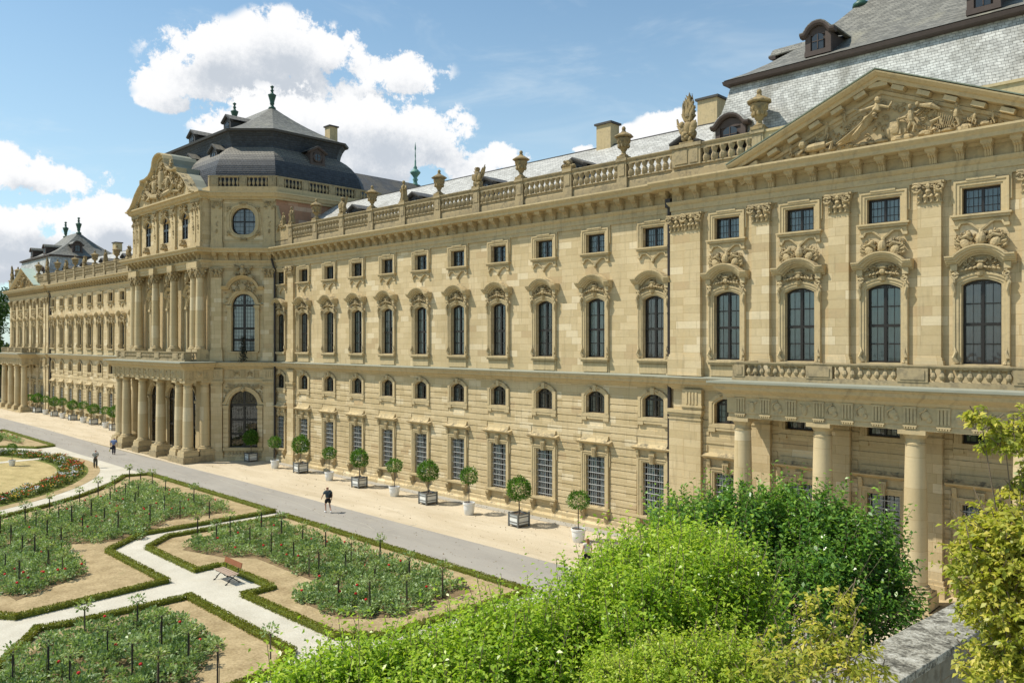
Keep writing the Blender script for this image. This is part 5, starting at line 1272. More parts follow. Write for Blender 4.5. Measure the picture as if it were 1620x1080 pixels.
for near in (1, 0):
    f_ = (lambda x: x) if near else mir; un = tn = 0
    for k, x in enumerate(PX):
        X = f_(x)
        if k % 2 == 0:
            un += 1; u = dup(None, None, (X, -.02, ZT+.06), tree=urn_t)
            u['label'] = 'lidded stone urn, %s from the %s end pavilion on the %s parapet' % (ORD[un-1], 'near' if near else 'far', wingname[near])
        else:
            tn += 1
            if k == 1 and near:
                mb = MB(); R = random.Random(2); mb.box(-.38, .38, -.28, .28, 0, .12); mb.ell((-.05, 0, .3), (.3, .24, .25)); mb.ell((-.12, 0, .5), (.2, .18, .14)); mb.ell((.28, 0, .2), (.24, .2, .14)); orn(mb, -.05, -.1, .35, .6, .4, .2, 10, 5, sym=False, size=(.06, .14))
                lab = 'broken stump of a carved trophy on the parapet of the near wing'
            elif k == 9: mb = statue(k); lab = 'draped stone figure on the last %s pier beside the central pavilion' % wingname[near]
            elif k == 5: mb = statue(k+3); lab = 'carved draped figure, %s sculpture from the %s end pavilion on the %s parapet' % (ORD[tn-1], 'near' if near else 'far', wingname[near])
            else: mb = trophy(k*3+near); lab = 'carved armour trophy, %s sculpture from the %s end pavilion on the %s parapet' % (ORD[tn-1], 'near' if near else 'far', wingname[near])
            o = obj('stone_statue' if k in (5, 9) else 'stone_trophy', mb, 'stone_statues', smooth=True); auto(o, 50); o.location = (X, -.02, ZT+.06); tag(o, lab, 'statue', 'carved groups along the palace parapet')
    where = 'near end pavilion' if near else 'far end pavilion'
    for x, side in ((-18.95, 'on its dome side'), (-6.77, 'on its outer side')):
        u = dup(None, None, (f_(x), -.32, ZT+.06), tree=urn_t, sc=1.1); u['label'] = 'big lidded stone urn beside the pediment of the %s, %s' % (where, side)
    for x, side in ((-23.15, 'inner'), (-2.57, 'outer')):
        o = obj('stone_trophy', plume(int(-x)+near), 'stone_statues', smooth=True); auto(o, 50); o.location = (f_(x), -.2, ZT+.06); o.scale = (1.12,)*3 if near else (1, 1, 1)
        tag(o, 'tall carved trophy with plumes on the %s parapet corner of the %s' % (side, where), 'statue', 'carved groups along the palace parapet')
    o = obj('stone_statue', statue(40+near), 'stone_statues', smooth=True); auto(o, 50); o.location = (f_(-66.9), -.05, 22.1); o.scale = (.8,)*3
    tag(o, 'small stone figure on the scroll wall against the dome pavilion, %s' % wingname[near], 'statue', 'carved groups along the palace parapet')
urn_del = list(urn0.children)
for k in urn_del: bpy.data.objects.remove(k)
bpy.data.objects.remove(urn0)
# ------------------------------------------------------------ ground
def st(o): return tag(o, kind='structure')
def sheet(name, poly, z, mat):
    mb = MB(); mb.add([(x, y, z) for x, y in poly], [tuple(range(len(poly)))])
    me = bpy.data.meshes.new(name); me.from_pydata(mb.v, [], mb.f)
    import bmesh
    bm = bmesh.new(); bm.from_mesh(me); bmesh.ops.triangulate(bm, faces=bm.faces[:]); 
    for f in bm.faces:
        if f.normal.z < 0: f.normal_flip()
    bm.to_mesh(me); bm.free()
    return st(obj(name, me, mat))
mb = MB(); mb.add([(-900, -400, -.01), (400, -400, -.01), (400, 900, -.01), (-900, 900, -.01)], [(0, 1, 2, 3)]); st(obj('ground', mb, 'far_ground'))
sheet('gravel_forecourt', [(-260, -7.7), (30, -7.7), (30, 1), (-260, 1)], .010, 'gravel_sand')
sheet('asphalt_road', [(-260, -11.55), (30, -11.9), (30, -7.7), (-37, -7.72), (-60, -7.6), (-90, -7.9), (-115, -7.4), (-150, -7.6), (-260, -7.6)], .014, 'asphalt')
sheet('garden_path', [(-260, -60), (30, -60), (30, -11.7), (-260, -11.5)], .010, 'gravel_pale')
# wandering repair seams in the asphalt
for k, pts in enumerate(([(330, 752), (400, 778), (455, 790), (520, 818), (600, 842), (640, 850)], [(455, 806), (530, 815), (580, 830), (598, 842)], [(598, 842), (640, 834), (662, 828)], [(150, 716), (230, 738), (330, 770), (420, 796)])):
    ps = [G(*p) for p in pts]; mb = MB(); R = random.Random(k); l = []; r = []
    for i in range(len(ps)-1):
        for q in range(6):
            p = ps[i].lerp(ps[i+1], q/6); d = (ps[i+1]-ps[i]).normalized(); n = Vector((-d.y, d.x, 0)); w = R.uniform(.015, .05); p = p+n*R.uniform(-.06, .06)
            l.append(p+n*w); r.append(p-n*w)
    n = len(l); mb.add([(p.x, p.y, .018) for p in l]+[(p.x, p.y, .018) for p in r], [(i, n+i, n+i+1, i+1) for i in range(n-1)]); st(obj('asphalt_seam', mb, 'asphalt_seam'))
# stone gutter strip along the foot of the wall
sheet('gutter_strip', [(-160, -.95), (-95, -.95), (-95, -.2), (-160, -.2)], .02, 'asphalt_seam')
sheet('gutter_strip', [(-68, -1.1), (-24.5, -1.1), (-24.5, -.2), (-68, -.2)], .02, 'asphalt_seam')
# ------------------------------------------------------------ leaves
def leaves(name, pts, dirs, size, mat, parent=None, seed=0, jit=.6, aspect=.5, cup=.18, local=False, sv=.35, tone=None):
    R = np.random.default_rng(seed); n = len(pts); pts = np.asarray(pts, float); d = np.asarray(dirs, float)+R.normal(0, jit, (n, 3))
    d /= np.linalg.norm(d, axis=1)[:, None]+1e-9
    up = R.normal(0, .55, (n, 3))+np.array([0, 0, 1.0]); sd = np.cross(d, up); sd /= np.linalg.norm(sd, axis=1)[:, None]+1e-9
    nn = np.cross(sd, d); s = size*(1+R.uniform(-sv, sv, n))[:, None]
    v = np.stack([pts, pts+d*s*.5+sd*s*aspect*.5+nn*s*cup, pts+d*s, pts+d*s*.5-sd*s*aspect*.5+nn*s*cup], 1).reshape(-1, 3)
    me = bpy.data.meshes.new(name); me.vertices.add(4*n); me.vertices.foreach_set('co', v.ravel())
    me.loops.add(4*n); me.loops.foreach_set('vertex_index', np.arange(4*n, dtype=np.int32)); me.polygons.add(n)
    me.polygons.foreach_set('loop_start', np.arange(0, 4*n, 4, dtype=np.int32))
    me.update(calc_edges=True); me.validate()
    a = me.attributes.new('tone', 'FLOAT', 'FACE'); tn = R.random(n)**1.2 if tone is None else np.clip(tone+R.normal(0, .18, n), 0, 1)
    a.data.foreach_set('value', tn.astype(np.float32))
    return obj(name, me, mat, parent, local=local)
def ball_pts(n, r, c, R, squash=1.0, inner=.55):
    v = R.normal(0, 1, (n, 3)); v /= np.linalg.norm(v, axis=1)[:, None]
    k = inner+(1-inner)*R.random(n)**.6
    return v*k[:, None]*r*np.array([1, 1, squash])+np.array(c), v
def inpoly(x, y, P):
    c = np.zeros(len(x), bool); j = len(P)-1
    for i in range(len(P)):
        xi, yi = P[i]; xj, yj = P[j]
        hit = ((yi > y) != (yj > y)) & (x < (xj-xi)*(y-yi)/(yj-yi+1e-12)+xi); c ^= hit; j = i
    return c
def inset(poly, d):
    a = sum(poly[i-1][0]*poly[i][1]-poly[i][0]*poly[i-1][1] for i in range(len(poly))); s = 1 if a > 0 else -1
    return [(poly[i][0]-miter(poly, i, True).x*d*s, poly[i][1]-miter(poly, i, True).y*d*s) for i in range(len(poly))]
# ------------------------------------------------------------ garden beds
rc = lambda cx, cy, r, a0, a1, n: [(cx+r*math.cos(math.radians(a0+(a1-a0)*i/n)), cy+r*math.sin(math.radians(a0+(a1-a0)*i/n))) for i in range(n+1)]
QY = -35.8
bedA = [(-47.4, -11.6), (-47.3, -20.2), (-45.0, -22.75), (-37.2, -22.75), (-36.7, -29.2), (-38.2, -30.2), (-56.5, -30.2)]+rc(CX, QY, 25.3, 13.5, 61, 12)+[(-68.6, -11.7), (-67.5, -11.6)]
bedB = [(-45.9, -11.7), (-46.0, -19.4), (-44.2, -21.3), (-37.9, -21.3), (-37.9, -20.0), (-33.0, -20.0), (-33.0, -21.4), (-25.6, -21.3), (-24.2, -19.8), (-24.0, -11.9)]
bedC = [(-34.5, -22.95), (-34.6, -27.9), (-34.9, -29.0), (-33.9, -29.6), (-31.8, -31.0), (-31.0, -38), (-24.2, -38), (-24.2, -24.4), (-25.6, -22.95)]
bedD = [(mir(-47.4), -11.6)]+[(mir(x), y) for x, y in bedA[1:]]
beds = {'left rose bed beside the road': bedA, 'middle rose bed with the bench': bedB, 'lower rose bed in front': bedC, 'far rose bed': bedD}
def hedge(poly, name_label, w=.30, h=.25, closed=True, dens=430):
    a = sum(poly[i-1][0]*poly[i][1]-poly[i][0]*poly[i-1][1] for i in range(len(poly)))
    if a < 0: poly = poly[::-1]
    o = thing('box_hedge', (poly[0][0], poly[0][1], 0), name_label, 'hedge', 'clipped box hedges edging the rose beds')
    mb = MB(); m_ = w/2
    mb.mould(poly, [(-w+.03, 0), (-.03, 0), (-.03, h-.08), (-.06, h-.04), (-w+.06, h-.04), (-w+.03, h-.08)][::1], closed=closed)
    obj('hedge_core', mb, 'hedge_core', o)
    P_ = []; D_ = []; R = np.random.default_rng(len(name_label)*7)
    n = len(poly)
    for i in range(n if closed else n-1):
        p = Vector(poly[i]); q = Vector(poly[(i+1) % n]); L = (q-p).length; d = (q-p)/L; N = Vector((d.y, -d.x))
        dist = max(8, ((p+q)/2-Vector((0, -DC))).length); k = int(L*dens*min(1.5, (38/dist)**1.2))
        t_ = R.random(k)*(L+.1)-.05; u = R.random(k); wob = .03*np.sin(t_*3.1+i)+.02*np.sin(t_*7.7)
        side = np.where(u < .25, 0.0, np.where(u < .5, -w, -R.random(k)*w)); z = np.where(u < .5, R.random(k)*h, h*(1+wob+R.normal(0, .03, k)))
        side = side+R.normal(0, .012, k)
        P_.append(np.stack([p.x+d.x*t_+N.x*side, p.y+d.y*t_+N.y*side, z-.03], 1))
        sg = np.where(u < .25, 1.0, np.where(u < .5, -1.0, 0.0)); D_.append(np.stack([N.x*sg, N.y*sg, np.where(u < .5, .4, 1.0)], 1))
    leaves('foliage', np.concatenate(P_), np.concatenate(D_), .055, 'leaf_hedge', o, seed=3, jit=.5, aspect=.8)
    return o
simple('hedge_core', (.11, .135, .014), .9, .3, 6)
ROSE_N = 0
for bi, (nm, poly) in enumerate(beds.items()):
    sheet('dry_turf_bed', inset(poly, .2), .022+.001*bi, 'dry_turf')
    hedge(poly, 'low clipped box hedge around the '+nm, closed=True)
# planted part of each bed (the turf margin stays bare)
plA = [(-49.8, -13.3), (-50.2, -17.6), (-46.5, -20.6), (-48.5, -24.2), (-41.5, -25.0), (-39.5, -28.5), (-56.2, -29.5)]+rc(CX, QY, 27.6, 14, 52, 8)+[(-64.5, -13.6)]
plB = [(-44.9, -13.2), (-44.6, -17.6), (-42.6, -19.9), (-39.5, -19.0), (-38.2, -17.9), (-31.8, -17.9), (-31.0, -19.9), (-27.4, -19.9), (-26.0, -18.3), (-26.1, -13.6), (-30, -13.3)]
plC = [(-33.6, -24.4), (-33.6, -28.0), (-32.6, -29.6), (-30.6, -31.5), (-30.2, -36), (-25.9, -36), (-26, -26.5), (-28.2, -24.6)]
plD = [(-113, -13.3), (-113.2, -17.4), (-108, -14.6), (-98.5, -13.6), (-104, -12.9)]
import itertools
for bi, (nm, poly, seed) in enumerate((('left bed beside the road', plA, 1), ('middle bed', plB, 2), ('lower bed in front', plC, 3), ('far bed', plD, 4))):
    R = np.random.default_rng(seed); xs = [p[0] for p in poly]; ys = [p[1] for p in poly]
    sheet('bed_soil', poly, .034+.001*bi, 'bed_soil')
    sp = .62; gx, gy = np.meshgrid(np.arange(min(xs), max(xs), sp), np.arange(min(ys), max(ys), sp))
    gx = gx.ravel()+R.normal(0, .16, gx.size); gy = gy.ravel()+R.normal(0, .16, gy.size); k = inpoly(gx, gy, poly) & (R.random(gx.size) < .93); gx = gx[k]; gy = gy[k]
    dist = np.hypot(gx, gy+DC); pts = []; dr = []; bl = []; sz = .13; tn = []
    for x, y, d in zip(gx, gy, dist):
        n = int(min(170, 165*(34/d)**1.1)); h = R.uniform(.34, .62); r = R.uniform(.30, .46); p, v = ball_pts(n, 1.0, (0, 0, 0), R, 1, .35)
        p = p*np.array([r, r, h*.5])+np.array([x, y, h*.52]); p[:, 2] = np.maximum(p[:, 2], .04); pts.append(p); v[:, 2] += .5; dr.append(v); tn.append(np.full(n, R.uniform(.25, .75)))
        if R.random() < .09: bl.append((x+R.normal(0, .15), y+R.normal(0, .15), h+.06, R.random()))
    o = leaves('rose_bushes', np.concatenate(pts), np.concatenate(dr), .125, 'leaf_rose', None, seed, .6, .62, tone=np.concatenate(tn)); tag(o, 'dense low green rose bushes filling the '+nm, 'rose bushes', None, 'stuff')
    mb = MB()
    for x, y, z, q in bl: mb.ell((x, y, z), (.065, .065, .055), nu=6, nv=4)
    if bl: c = obj('rose_blooms', mb, 'rose_red', o); c['kind'] = 'stuff'
# standard roses on stakes
def std_rose(seed, mat='leaf_rose_light'):
    R = np.random.default_rng(seed); o = thing('standard_rose', (0, 0, 0), 'x', 'rose tree')
    mb = MB(); mb.tube([(0, 0, 0), (.005, 0, 1.22)], .028, 6); obj('stake', mb, 'stake', o, local=True)
    mb = MB(); mb.tube([(.05, .02, 0), (.06, .02, .5), (.03, .01, 1.1)], .014, 5)
    for k in range(6): a = k*1.05; mb.tube([(.03, .01, 1.08), (.03+.13*math.cos(a), .13*math.sin(a), 1.22), (.03+.24*math.cos(a), .24*math.sin(a), 1.30+.05*math.sin(k*3))], .008, 4)
    obj('stem', mb, 'bark', o, local=True)
    p, v = ball_pts(70, .30, (.03, 0, 1.30), R, .55, .25); v[:, 2] += .3; leaves('crown', p, v, .115, mat, o, seed, .6, .6, local=True, tone=np.full(70, .55)); return o
protoR = [std_rose(1), std_rose(2), std_rose(3, 'leaf_rose')]; treeR = [snapshot(o) for o in protoR]
tree_rose_px = {
 'left rose bed beside the road': [(205, 767), (181.5, 783), (155, 792), (126, 804), (78, 815), (93, 833), (39.5, 835), (1, 850), (222, 771), (241, 773), (198.5, 793), (219, 793), (174, 800), (262, 785), (284.5, 821), (307, 803), (331.5, 820), (260.5, 813), (214, 806), (237, 831), (186.5, 845), (165, 833), (144, 825), (113, 835), (131, 848), (57, 843), (75, 858), (96.5, 872), (36, 880), (54.5, 883), (76, 907), (99, 916), (8.5, 914), (30, 930), (17, 866)],
 'middle rose bed with the bench': [(313, 855), (343, 862), (364, 855), (395, 865), (414, 842), (429, 881), (445, 855), (464, 895), (479, 866), (489, 913), (504, 915), (515, 874), (535, 958), (546, 911), (556, 894), (585.5, 972), (593.5, 938), (601, 893), (644, 961), (648, 926), (700.5, 946)],
 'lower rose bed in front': [(134, 1016), (218, 998), (256, 1034), (170, 1052), (298, 1055), (77, 1073), (209, 1082), (344, 1082), (110, 1096), (251, 1098), (428, 1058), (20, 1092)]}
for nm, L in tree_rose_px.items():
    rank = {p: k+1 for k, p in enumerate(sorted(L))}
    for i, (px, py) in enumerate(L):
        k = rank[(px, py)]; suf = 'th' if 10 < k < 14 else {1: 'st', 2: 'nd', 3: 'rd'}.get(k % 10, 'th'); sh = nm.split(' bed')[0]
        g = G(px, py); c = dup(None, None, (g.x, g.y, .03), random.Random(i*7+len(nm)).uniform(0, 6), random.Random(i).uniform(.92, 1.12), tree=treeR[(i*5+i//3) % 3])
        tag(c, 'standard rose on a dark stake, %d%s from the left in the %s bed' % (k, suf, sh), 'rose tree', 'standard roses on stakes')
for o in protoR:
    for k in list(o.children): bpy.data.objects.remove(k)
    bpy.data.objects.remove(o)
# round parterre on the axis: turf edge, flower ring, dry lawn, narrow path
def disc(name, r0, r1, z, mat, a0=0, a1=360):
    n = 96; o_ = rc(CX, QY, r1, a0, a1, n); i_ = rc(CX, QY, r0, a0, a1, n); mb = MB()
    mb.add([(x, y, z) for x, y in o_]+[(x, y, z) for x, y in i_], [(k, k+1, n+2+k, n+1+k) for k in range(n)]); return st(obj(name, mb, mat))
disc('turf_edge', 22.3, 23.2, .022, 'dry_turf'); disc('lawn_edge', 19.9, 22.3, .026, 'lawn_edge'); disc('dry_lawn', 4, 19.9, .024, 'dry_lawn')
sheet('narrow_path', [(-86.1, -14.0), (-85.0, -14.0), (-85.0, -30), (-86.1, -30)], .034, 'gravel_pale')
sheet('narrow_path', [(-108, -19.6), (-86.1, -19.6), (-86.1, -20.4), (-108, -20.4)], .033, 'gravel_pale') if False else None
R = np.random.default_rng(77); pts = []; dr = []; tn = []; fl = {k: MB() for k in ('bloom_orange', 'rose_red', 'bloom_yellow', 'bloom_white')}
for k in range(1500):
    a = math.radians(R.uniform(0, 175)); r = R.uniform(20.2, 21.9); x, y = CX+r*math.cos(a), QY+r*math.sin(a)
    if -86.3 < x < -84.8: continue
    h = R.uniform(.25, .6); n = 24; p, v = ball_pts(n, 1, (0, 0, 0), R, 1, .3); p = p*np.array([.24, .24, h*.5])+np.array([x, y, h*.5]); pts.append(p); v[:, 2] += .6; dr.append(v); tn.append(np.full(n, R.random()))
    q = R.random()
    if q < .34:
        m_ = fl[['bloom_orange', 'bloom_white', 'rose_red', 'bloom_yellow'][int((math.sin(a*23)+math.sin(a*61)+2)*.99)]] 
        for j in range(5): m_.ell((x+R.normal(0, .13), y+R.normal(0, .13), h+R.normal(0, .04)), (.055, .055, .04), nu=5, nv=3)
o = leaves('flower_border', np.concatenate(pts), np.concatenate(dr), .15, 'leaf_flower', None, 5, .6, .5, tone=np.concatenate(tn)); tag(o, 'ring of mixed orange, red and white summer flowers round the dry lawn', 'flower border', None, 'stuff')
for k, b in fl.items():
    if b.v: c = obj('blooms', b, k, o); c['kind'] = 'stuff'
# ------------------------------------------------------------ laurel trees in boxes and pots
def crown(parent, r, c, seed, n=1500, squash=.86, size=.12):
    R = np.random.default_rng(seed); p, v = ball_pts(n, r, c, R, squash, .62)
    b = 1+.13*np.sin(v[:, 0]*5+seed)*np.cos(v[:, 1]*4+v[:, 2]*3)+R.normal(0, .05, n); p = (p-np.array(c))*b[:, None]+np.array(c); v[:, 2] += .25
    k = (p[:, 2] > c[2]-r*squash*.82); return leaves('crown', p[k], v[k], size, 'leaf_laurel', parent, seed, .55, .5, local=True)
def soil_disc(r, z, n=16): mb = MB(); mb.add([(r*math.cos(6.283*i/n), r*math.sin(6.283*i/n), z) for i in range(n)], [tuple(range(n))]); return mb
def boxed():
    o = thing('potted_tree', (0, 0, 0), 'x', 'potted tree'); h = .80; w = .43
    mb = MB()
    for a in (-1, 1):
        for b in (-1, 1): mb.box(a*w-.045, a*w+.045, b*w-.045, b*w+.045, 0, h+.07)
        for z in (.14, .3, .62, .78):
            if z in (.3, .62): mb.box(-w, w, a*w-.028, a*w+.028, z-.022, z+.022); mb.box(a*w-.028, a*w+.028, -w, w, z-.023, z+.021)
            else: mb.box(-w, w, a*w-.035, a*w+.035, z-.028, z+.028); mb.box(a*w-.035, a*w+.035, -w, w, z-.029, z+.027)
    bx = obj('planter_box', mb, 'planter_frame', o, local=True)
    mb = MB()
    for a in (-1, 1): mb.box(-w+.03, w-.03, a*(w-.012)-.01, a*(w-.012)+.01, .13, .78); mb.box(a*(w-.012)-.01, a*(w-.012)+.01, -w+.03, w-.03, .13, .78)
    obj('panel', mb, 'planter_panel', bx, local=True); mb = MB(); mb.box(-w+.02, w-.02, -w+.02, w-.02, .5, .72); obj('soil', mb, 'soil', o, local=True)
    mb = MB(); mb.tube([(0, 0, .7), (.02, .01, 1.1), (-.01, 0, 1.9)], [.05, .04, .04], 8); obj('trunk', mb, 'bark', o, local=True)
    crown(o, .74, (0, 0, 2.26), 5, 2300, .98); return o
def potted():
    o = thing('potted_tree', (0, 0, 0), 'x', 'potted tree'); mb = MB()
    mb.lathe([(.28, 0), (.30, .02), (.345, .30), (.35, .31), (.355, .33), (.375, .60), (.405, .62), (.41, .73), (.37, .74), (.36, .64)], n=28); auto(obj('pot', mb, 'pot_white', o, local=True, smooth=True))
    obj('soil', soil_disc(.362, .66), 'soil', o, local=True)
    mb = MB(); mb.tube([(0, 0, .62), (-.02, .01, 1.2), (.01, 0, 2.0)], [.035, .03, .03], 7); obj('trunk', mb, 'bark', o, local=True)
    crown(o, .58, (0, 0, 2.30), 9, 1600, .92, .10); return o
pb, pp = boxed(), potted(); tb, tp = snapshot(pb), snapshot(pp)
RB = [(397, 731, 'b'), (435, 742, 'p'), (475.7, 749, 'b'), (521, 761, 'p'), (568.5, 772, 'b'), (624, 786, 'p'), (677, 798, 'b'), (742, 815, 'p'), (821, 833, 'b'), (915, 858, 'p')]
LB = [(36, 648, 'b'), (47, 652, 'p'), (59, 654, 'b'), (72, 657, 'p'), (86, 660, 'b'), (99, 663, 'p'), (115, 666, 'b'), (132, 670, 'p'), (148, 673, 'b'), (167, 678, 'p'), (181, 682, 'b')]
for row, L, where in ((0, RB, 'from the right in the near row'), (1, LB, 'from the left in the far row')):
    cnt = {'b': 0, 'p': 0}
    for i, (px, py, k) in enumerate(L[::-1] if row == 0 else L):
        g = G(px, py-1.5); cnt[k] += 1
        c = dup(None, None, (g.x, g.y, .012), random.Random(i).uniform(-.12, .12) if k == 'b' else i*1.3, random.Random(i*3+row).uniform(.96, 1.04), tree=tb if k == 'b' else tp)
        rr = random.Random(i*11+row); q = rr.uniform(.95, 1.05); c.scale = (q*rr.uniform(.95, 1.05), q*rr.uniform(.95, 1.05), q*rr.uniform(.96, 1.04))
        tag(c, '%s %s, %s' % (ORD[cnt[k]-1], 'ball-headed tree in a white-panelled box' if k == 'b' else 'ball-headed tree in a round white pot', where), 'potted tree', 'ball-headed trees in front of the palace')
g = G(19, 737); c = dup(None, None, (g.x, g.y, .03), 0, .72, tree=tp); tag(c, 'small ball-headed tree in a white pot on the dry round lawn', 'potted tree')
g = G(0.5, 722); c = dup(None, None, (g.x-1.0, g.y, .03), 2, .72, tree=tp); tag(c, 'small potted tree at the left picture edge on the round lawn', 'potted tree')
for o in (pb, pp):
    for k in list(o.children_recursive): bpy.data.objects.remove(k)
    bpy.data.objects.remove(o)
# dark climbing plant on the ledge of the dome pavilion
R = np.random.default_rng(5); o = thing('climbing_plant', (-69.9, -2.6, 9.45), 'dark narrow climbing plant rooted on the ledge beside the tall arched window', 'plant')
mb = MB(); mb.tube([(0, 0, 0), (.2, -.02, .9), (.1, 0, 1.6), (.35, .0, 2.4)], [.04, .04, .03, .02], 6); obj('stem', mb, 'bark', o, local=True)
zz = R.random(700)*2.4; wd = .42*(1-zz/2.9); p = np.stack([.1*np.sin(zz*2.5)+zz*.13+R.normal(0, 1, 700)*wd*.5, -.1+R.normal(0, .16, 700), zz], 1); v = R.normal(0, 1, (700, 3)); leaves('foliage', p, v, .15, 'leaf_ivy', o, 2, .5, .5, local=True) if False else None
simple('ivy_dark', (.012, .018, .010), .6, .4, 9)
leaves('foliage', p, v, .15, 'ivy_dark', o, 2, .5, .5, local=True)
# ------------------------------------------------------------ bench
b0 = G(356, 916); bench = thing('park_bench', (-35.6, -20.75, .012), 'slatted garden bench with red-brown back board on scrolled iron legs', 'bench')
for k in range(4):
    mb = MB(); y = -.22+k*.125; mb.box(-.82, .82, y-.048, y+.048, .43+.012*abs(k-1.5), .46+.012*abs(k-1.5)); obj('seat_slat', mb, 'bench_seat', bench, local=True)
mb = MB(); mb.m = Matrix.Translation((0, .30, .72)) @ Matrix.Rotation(-.22, 4, 'X'); mb.box(-.84, .84, -.018, .018, -.02, .22); obj('backrest', mb, 'bench_wood', bench, local=True)
for s in (-1, 1):
    mb = MB(); x = s*.6
    mb.tube([(x, -.34, .03), (x, -.26, .06), (x, -.12, .22), (x, .05, .32), (x, .2, .43)], .022, 6); mb.tube([(x, .34, .03), (x, .26, .06), (x, .10, .2), (x, -.05, .32), (x, -.25, .43)], .022, 6)
    mb.tube([(x, -.26, .42), (x, .2, .42), (x, .26, .5), (x, .30, .7), (x, .35, .92)], .02, 6); mb.box(x-.02, x+.02, -.38, -.28, 0, .04); mb.box(x-.02, x+.02, .28, .38, 0, .04)
    for q in (-1, 1): mb.tube([(x, q*.2+.05*math.cos(a), .14+.05*math.sin(a)) for a in np.linspace(0, 5, 9)], .012, 5)
    obj('leg', mb, 'iron_black', bench, local=True)
simple('litter', (.20, .14, .07), .9, .5, 9)
# ------------------------------------------------------------ people
def skin_obj(name, joints, edges, mat, parent, sub=2, root=0):
    me = bpy.data.meshes.new(name); me.from_pydata([j[0] for j in joints], edges, []); me.materials.append(M[mat])
    o = bpy.data.objects.new(name, me); COL.objects.link(o); o.parent = parent
    sk = o.modifiers.new('Skin', 'SKIN'); sk.use_smooth_shade = True; sk.branch_smoothing = .4
    if not me.skin_vertices: me.attributes
    for i, j in enumerate(joints):
        r = j[1] if isinstance(j[1], tuple) else (j[1], j[1]); me.skin_vertices[0].data[i].radius = r; me.skin_vertices[0].data[i].use_root = (i == root)
    ss = o.modifiers.new('Sub', 'SUBSURF'); ss.levels = sub; ss.render_levels = sub
    return o
def person(loc, rz, label, cat, pose, cl, height=1.78):
    """local frame: the person faces +y; pose gives joint positions for a 1.78 m figure"""
    o = thing('person', loc, label, cat, rz=rz); o.scale = (height/1.78,)*3
    p = dict(pelvis=(0, 0, .95), waist=(0, .0, 1.12), chest=(0, 0, 1.32), neck=(0, 0, 1.50), head=(0, .02, 1.60), top=(0, .02, 1.70),
             sl=(-.19, 0, 1.42), sr=(.19, 0, 1.42), el=(-.26, -.02, 1.14), er=(.26, -.02, 1.14), wl=(-.27, .05, .90), wr=(.27, .05, .90),
             hl=(-.09, 0, .92), hr=(.09, 0, .92), kl=(-.10, .02, .50), kr=(.10, .02, .50), al=(-.10, -.02, .09), ar=(.10, -.02, .09), tl=(-.11, .15, .04), tr=(.11, .15, .04)); p.update(pose)
    V = lambda k: Vector(p[k])
    J = [(V('pelvis'), (.12, .10)), (V('waist'), (.12, .09)), (V('chest'), (.15, .11)), (V('neck'), .055), (V('head'), (.090, .108)), (V('top'), (.084, .098)),
         (V('sl'), .058), (V('el'), .042), (V('wl'), .030), (V('sr'), .058), (V('er'), .042), (V('wr'), .030),
         (V('hl'), .085), (V('kl'), .058), (V('al'), .038), (V('hr'), .085), (V('kr'), .058), (V('ar'), .038), (V('tl'), .035), (V('tr'), .035)]
    E = [(0, 1), (1, 2), (2, 3), (3, 4), (4, 5), (2, 6), (6, 7), (7, 8), (2, 9), (9, 10), (10, 11), (0, 12), (12, 13), (13, 14), (0, 15), (15, 16), (16, 17), (14, 18), (17, 19)]
    for w, e, s in (('wl', 'el', -1), ('wr', 'er', 1)):   # palm, five fingers
        d = (V(w)-V(e)).normalized(); side = d.cross(Vector((1, 0, 0))).normalized(); i0 = len(J); J.append((V(w)+d*.05, (.034, .018))); E.append((8 if s < 0 else 11, i0))
        for k in range(4):
            a = V(w)+d*.09+side*(.028-.019*k); b = a+d*(.045-.006*abs(k-1.3))+Vector((-s*.012, 0, 0)); i = len(J); J += [(a, .0095), (b, .008)]; E += [(i0, i), (i, i+1)]
        i = len(J); J += [(V(w)+d*.05+side*.045, .011), (V(w)+d*.085+side*.055, .009)]; E += [(i0, i), (i, i+1)]
    body = skin_obj('body', J, E, 'skin', o)
    # face: nose, ears, eyes in one small mesh joined to the head region
    f = (V('top')-V('neck')).normalized(); fw = Vector((0, 1, 0)); hc = (V('head')+V('top'))/2
    mb = MB(); mb.ell(hc+fw*.105-f*.02, (.014, .02, .024)); 
    for s in (-1, 1): mb.ell(hc+Vector((s*.082, -.005, -.01)), (.012, .02, .03))
    mb.ell(hc+fw*.092-f*.065, (.026, .01, .008)); obj('face_features', mb, 'skin', o, local=True, smooth=True)
    mb = MB()
    for s in (-1, 1): mb.ell(hc+Vector((s*.032, .096, .012)), (.011, .007, .007))
    obj('eyes', mb, 'cloth_black', o, local=True, smooth=True)
    k = cl.get('sleeve', .55); top = cl['top']
    JJ = [(V('pelvis')+Vector((0, 0, .0)), (.20, .165)), (V('waist'), (.195, .16)), (V('chest'), (.215, .17)), (V('neck')-Vector((0, 0, .03)), (.095, .09)),
          (V('sl'), .095), (V('sl').lerp(V('el'), k), .074), (V('sr'), .095), (V('sr').lerp(V('er'), k), .074)]
    EE = [(0, 1), (1, 2), (2, 3), (2, 4), (4, 5), (2, 6), (6, 7)]
    if k > 1:
        JJ[5] = (V('el'), .056); JJ[7] = (V('er'), .056); JJ += [(V('el').lerp(V('wl'), k-1), .045), (V('er').lerp(V('wr'), k-1), .045)]; EE += [(5, 8), (7, 9)]
    skin_obj('shirt', JJ, EE, top, o)
    L = cl.get('leg', 1.0); JJ = [(V('pelvis')+Vector((0, 0, .08)), (.175, .145)), (V('pelvis'), (.18, .155))]; EE = [(0, 1)]
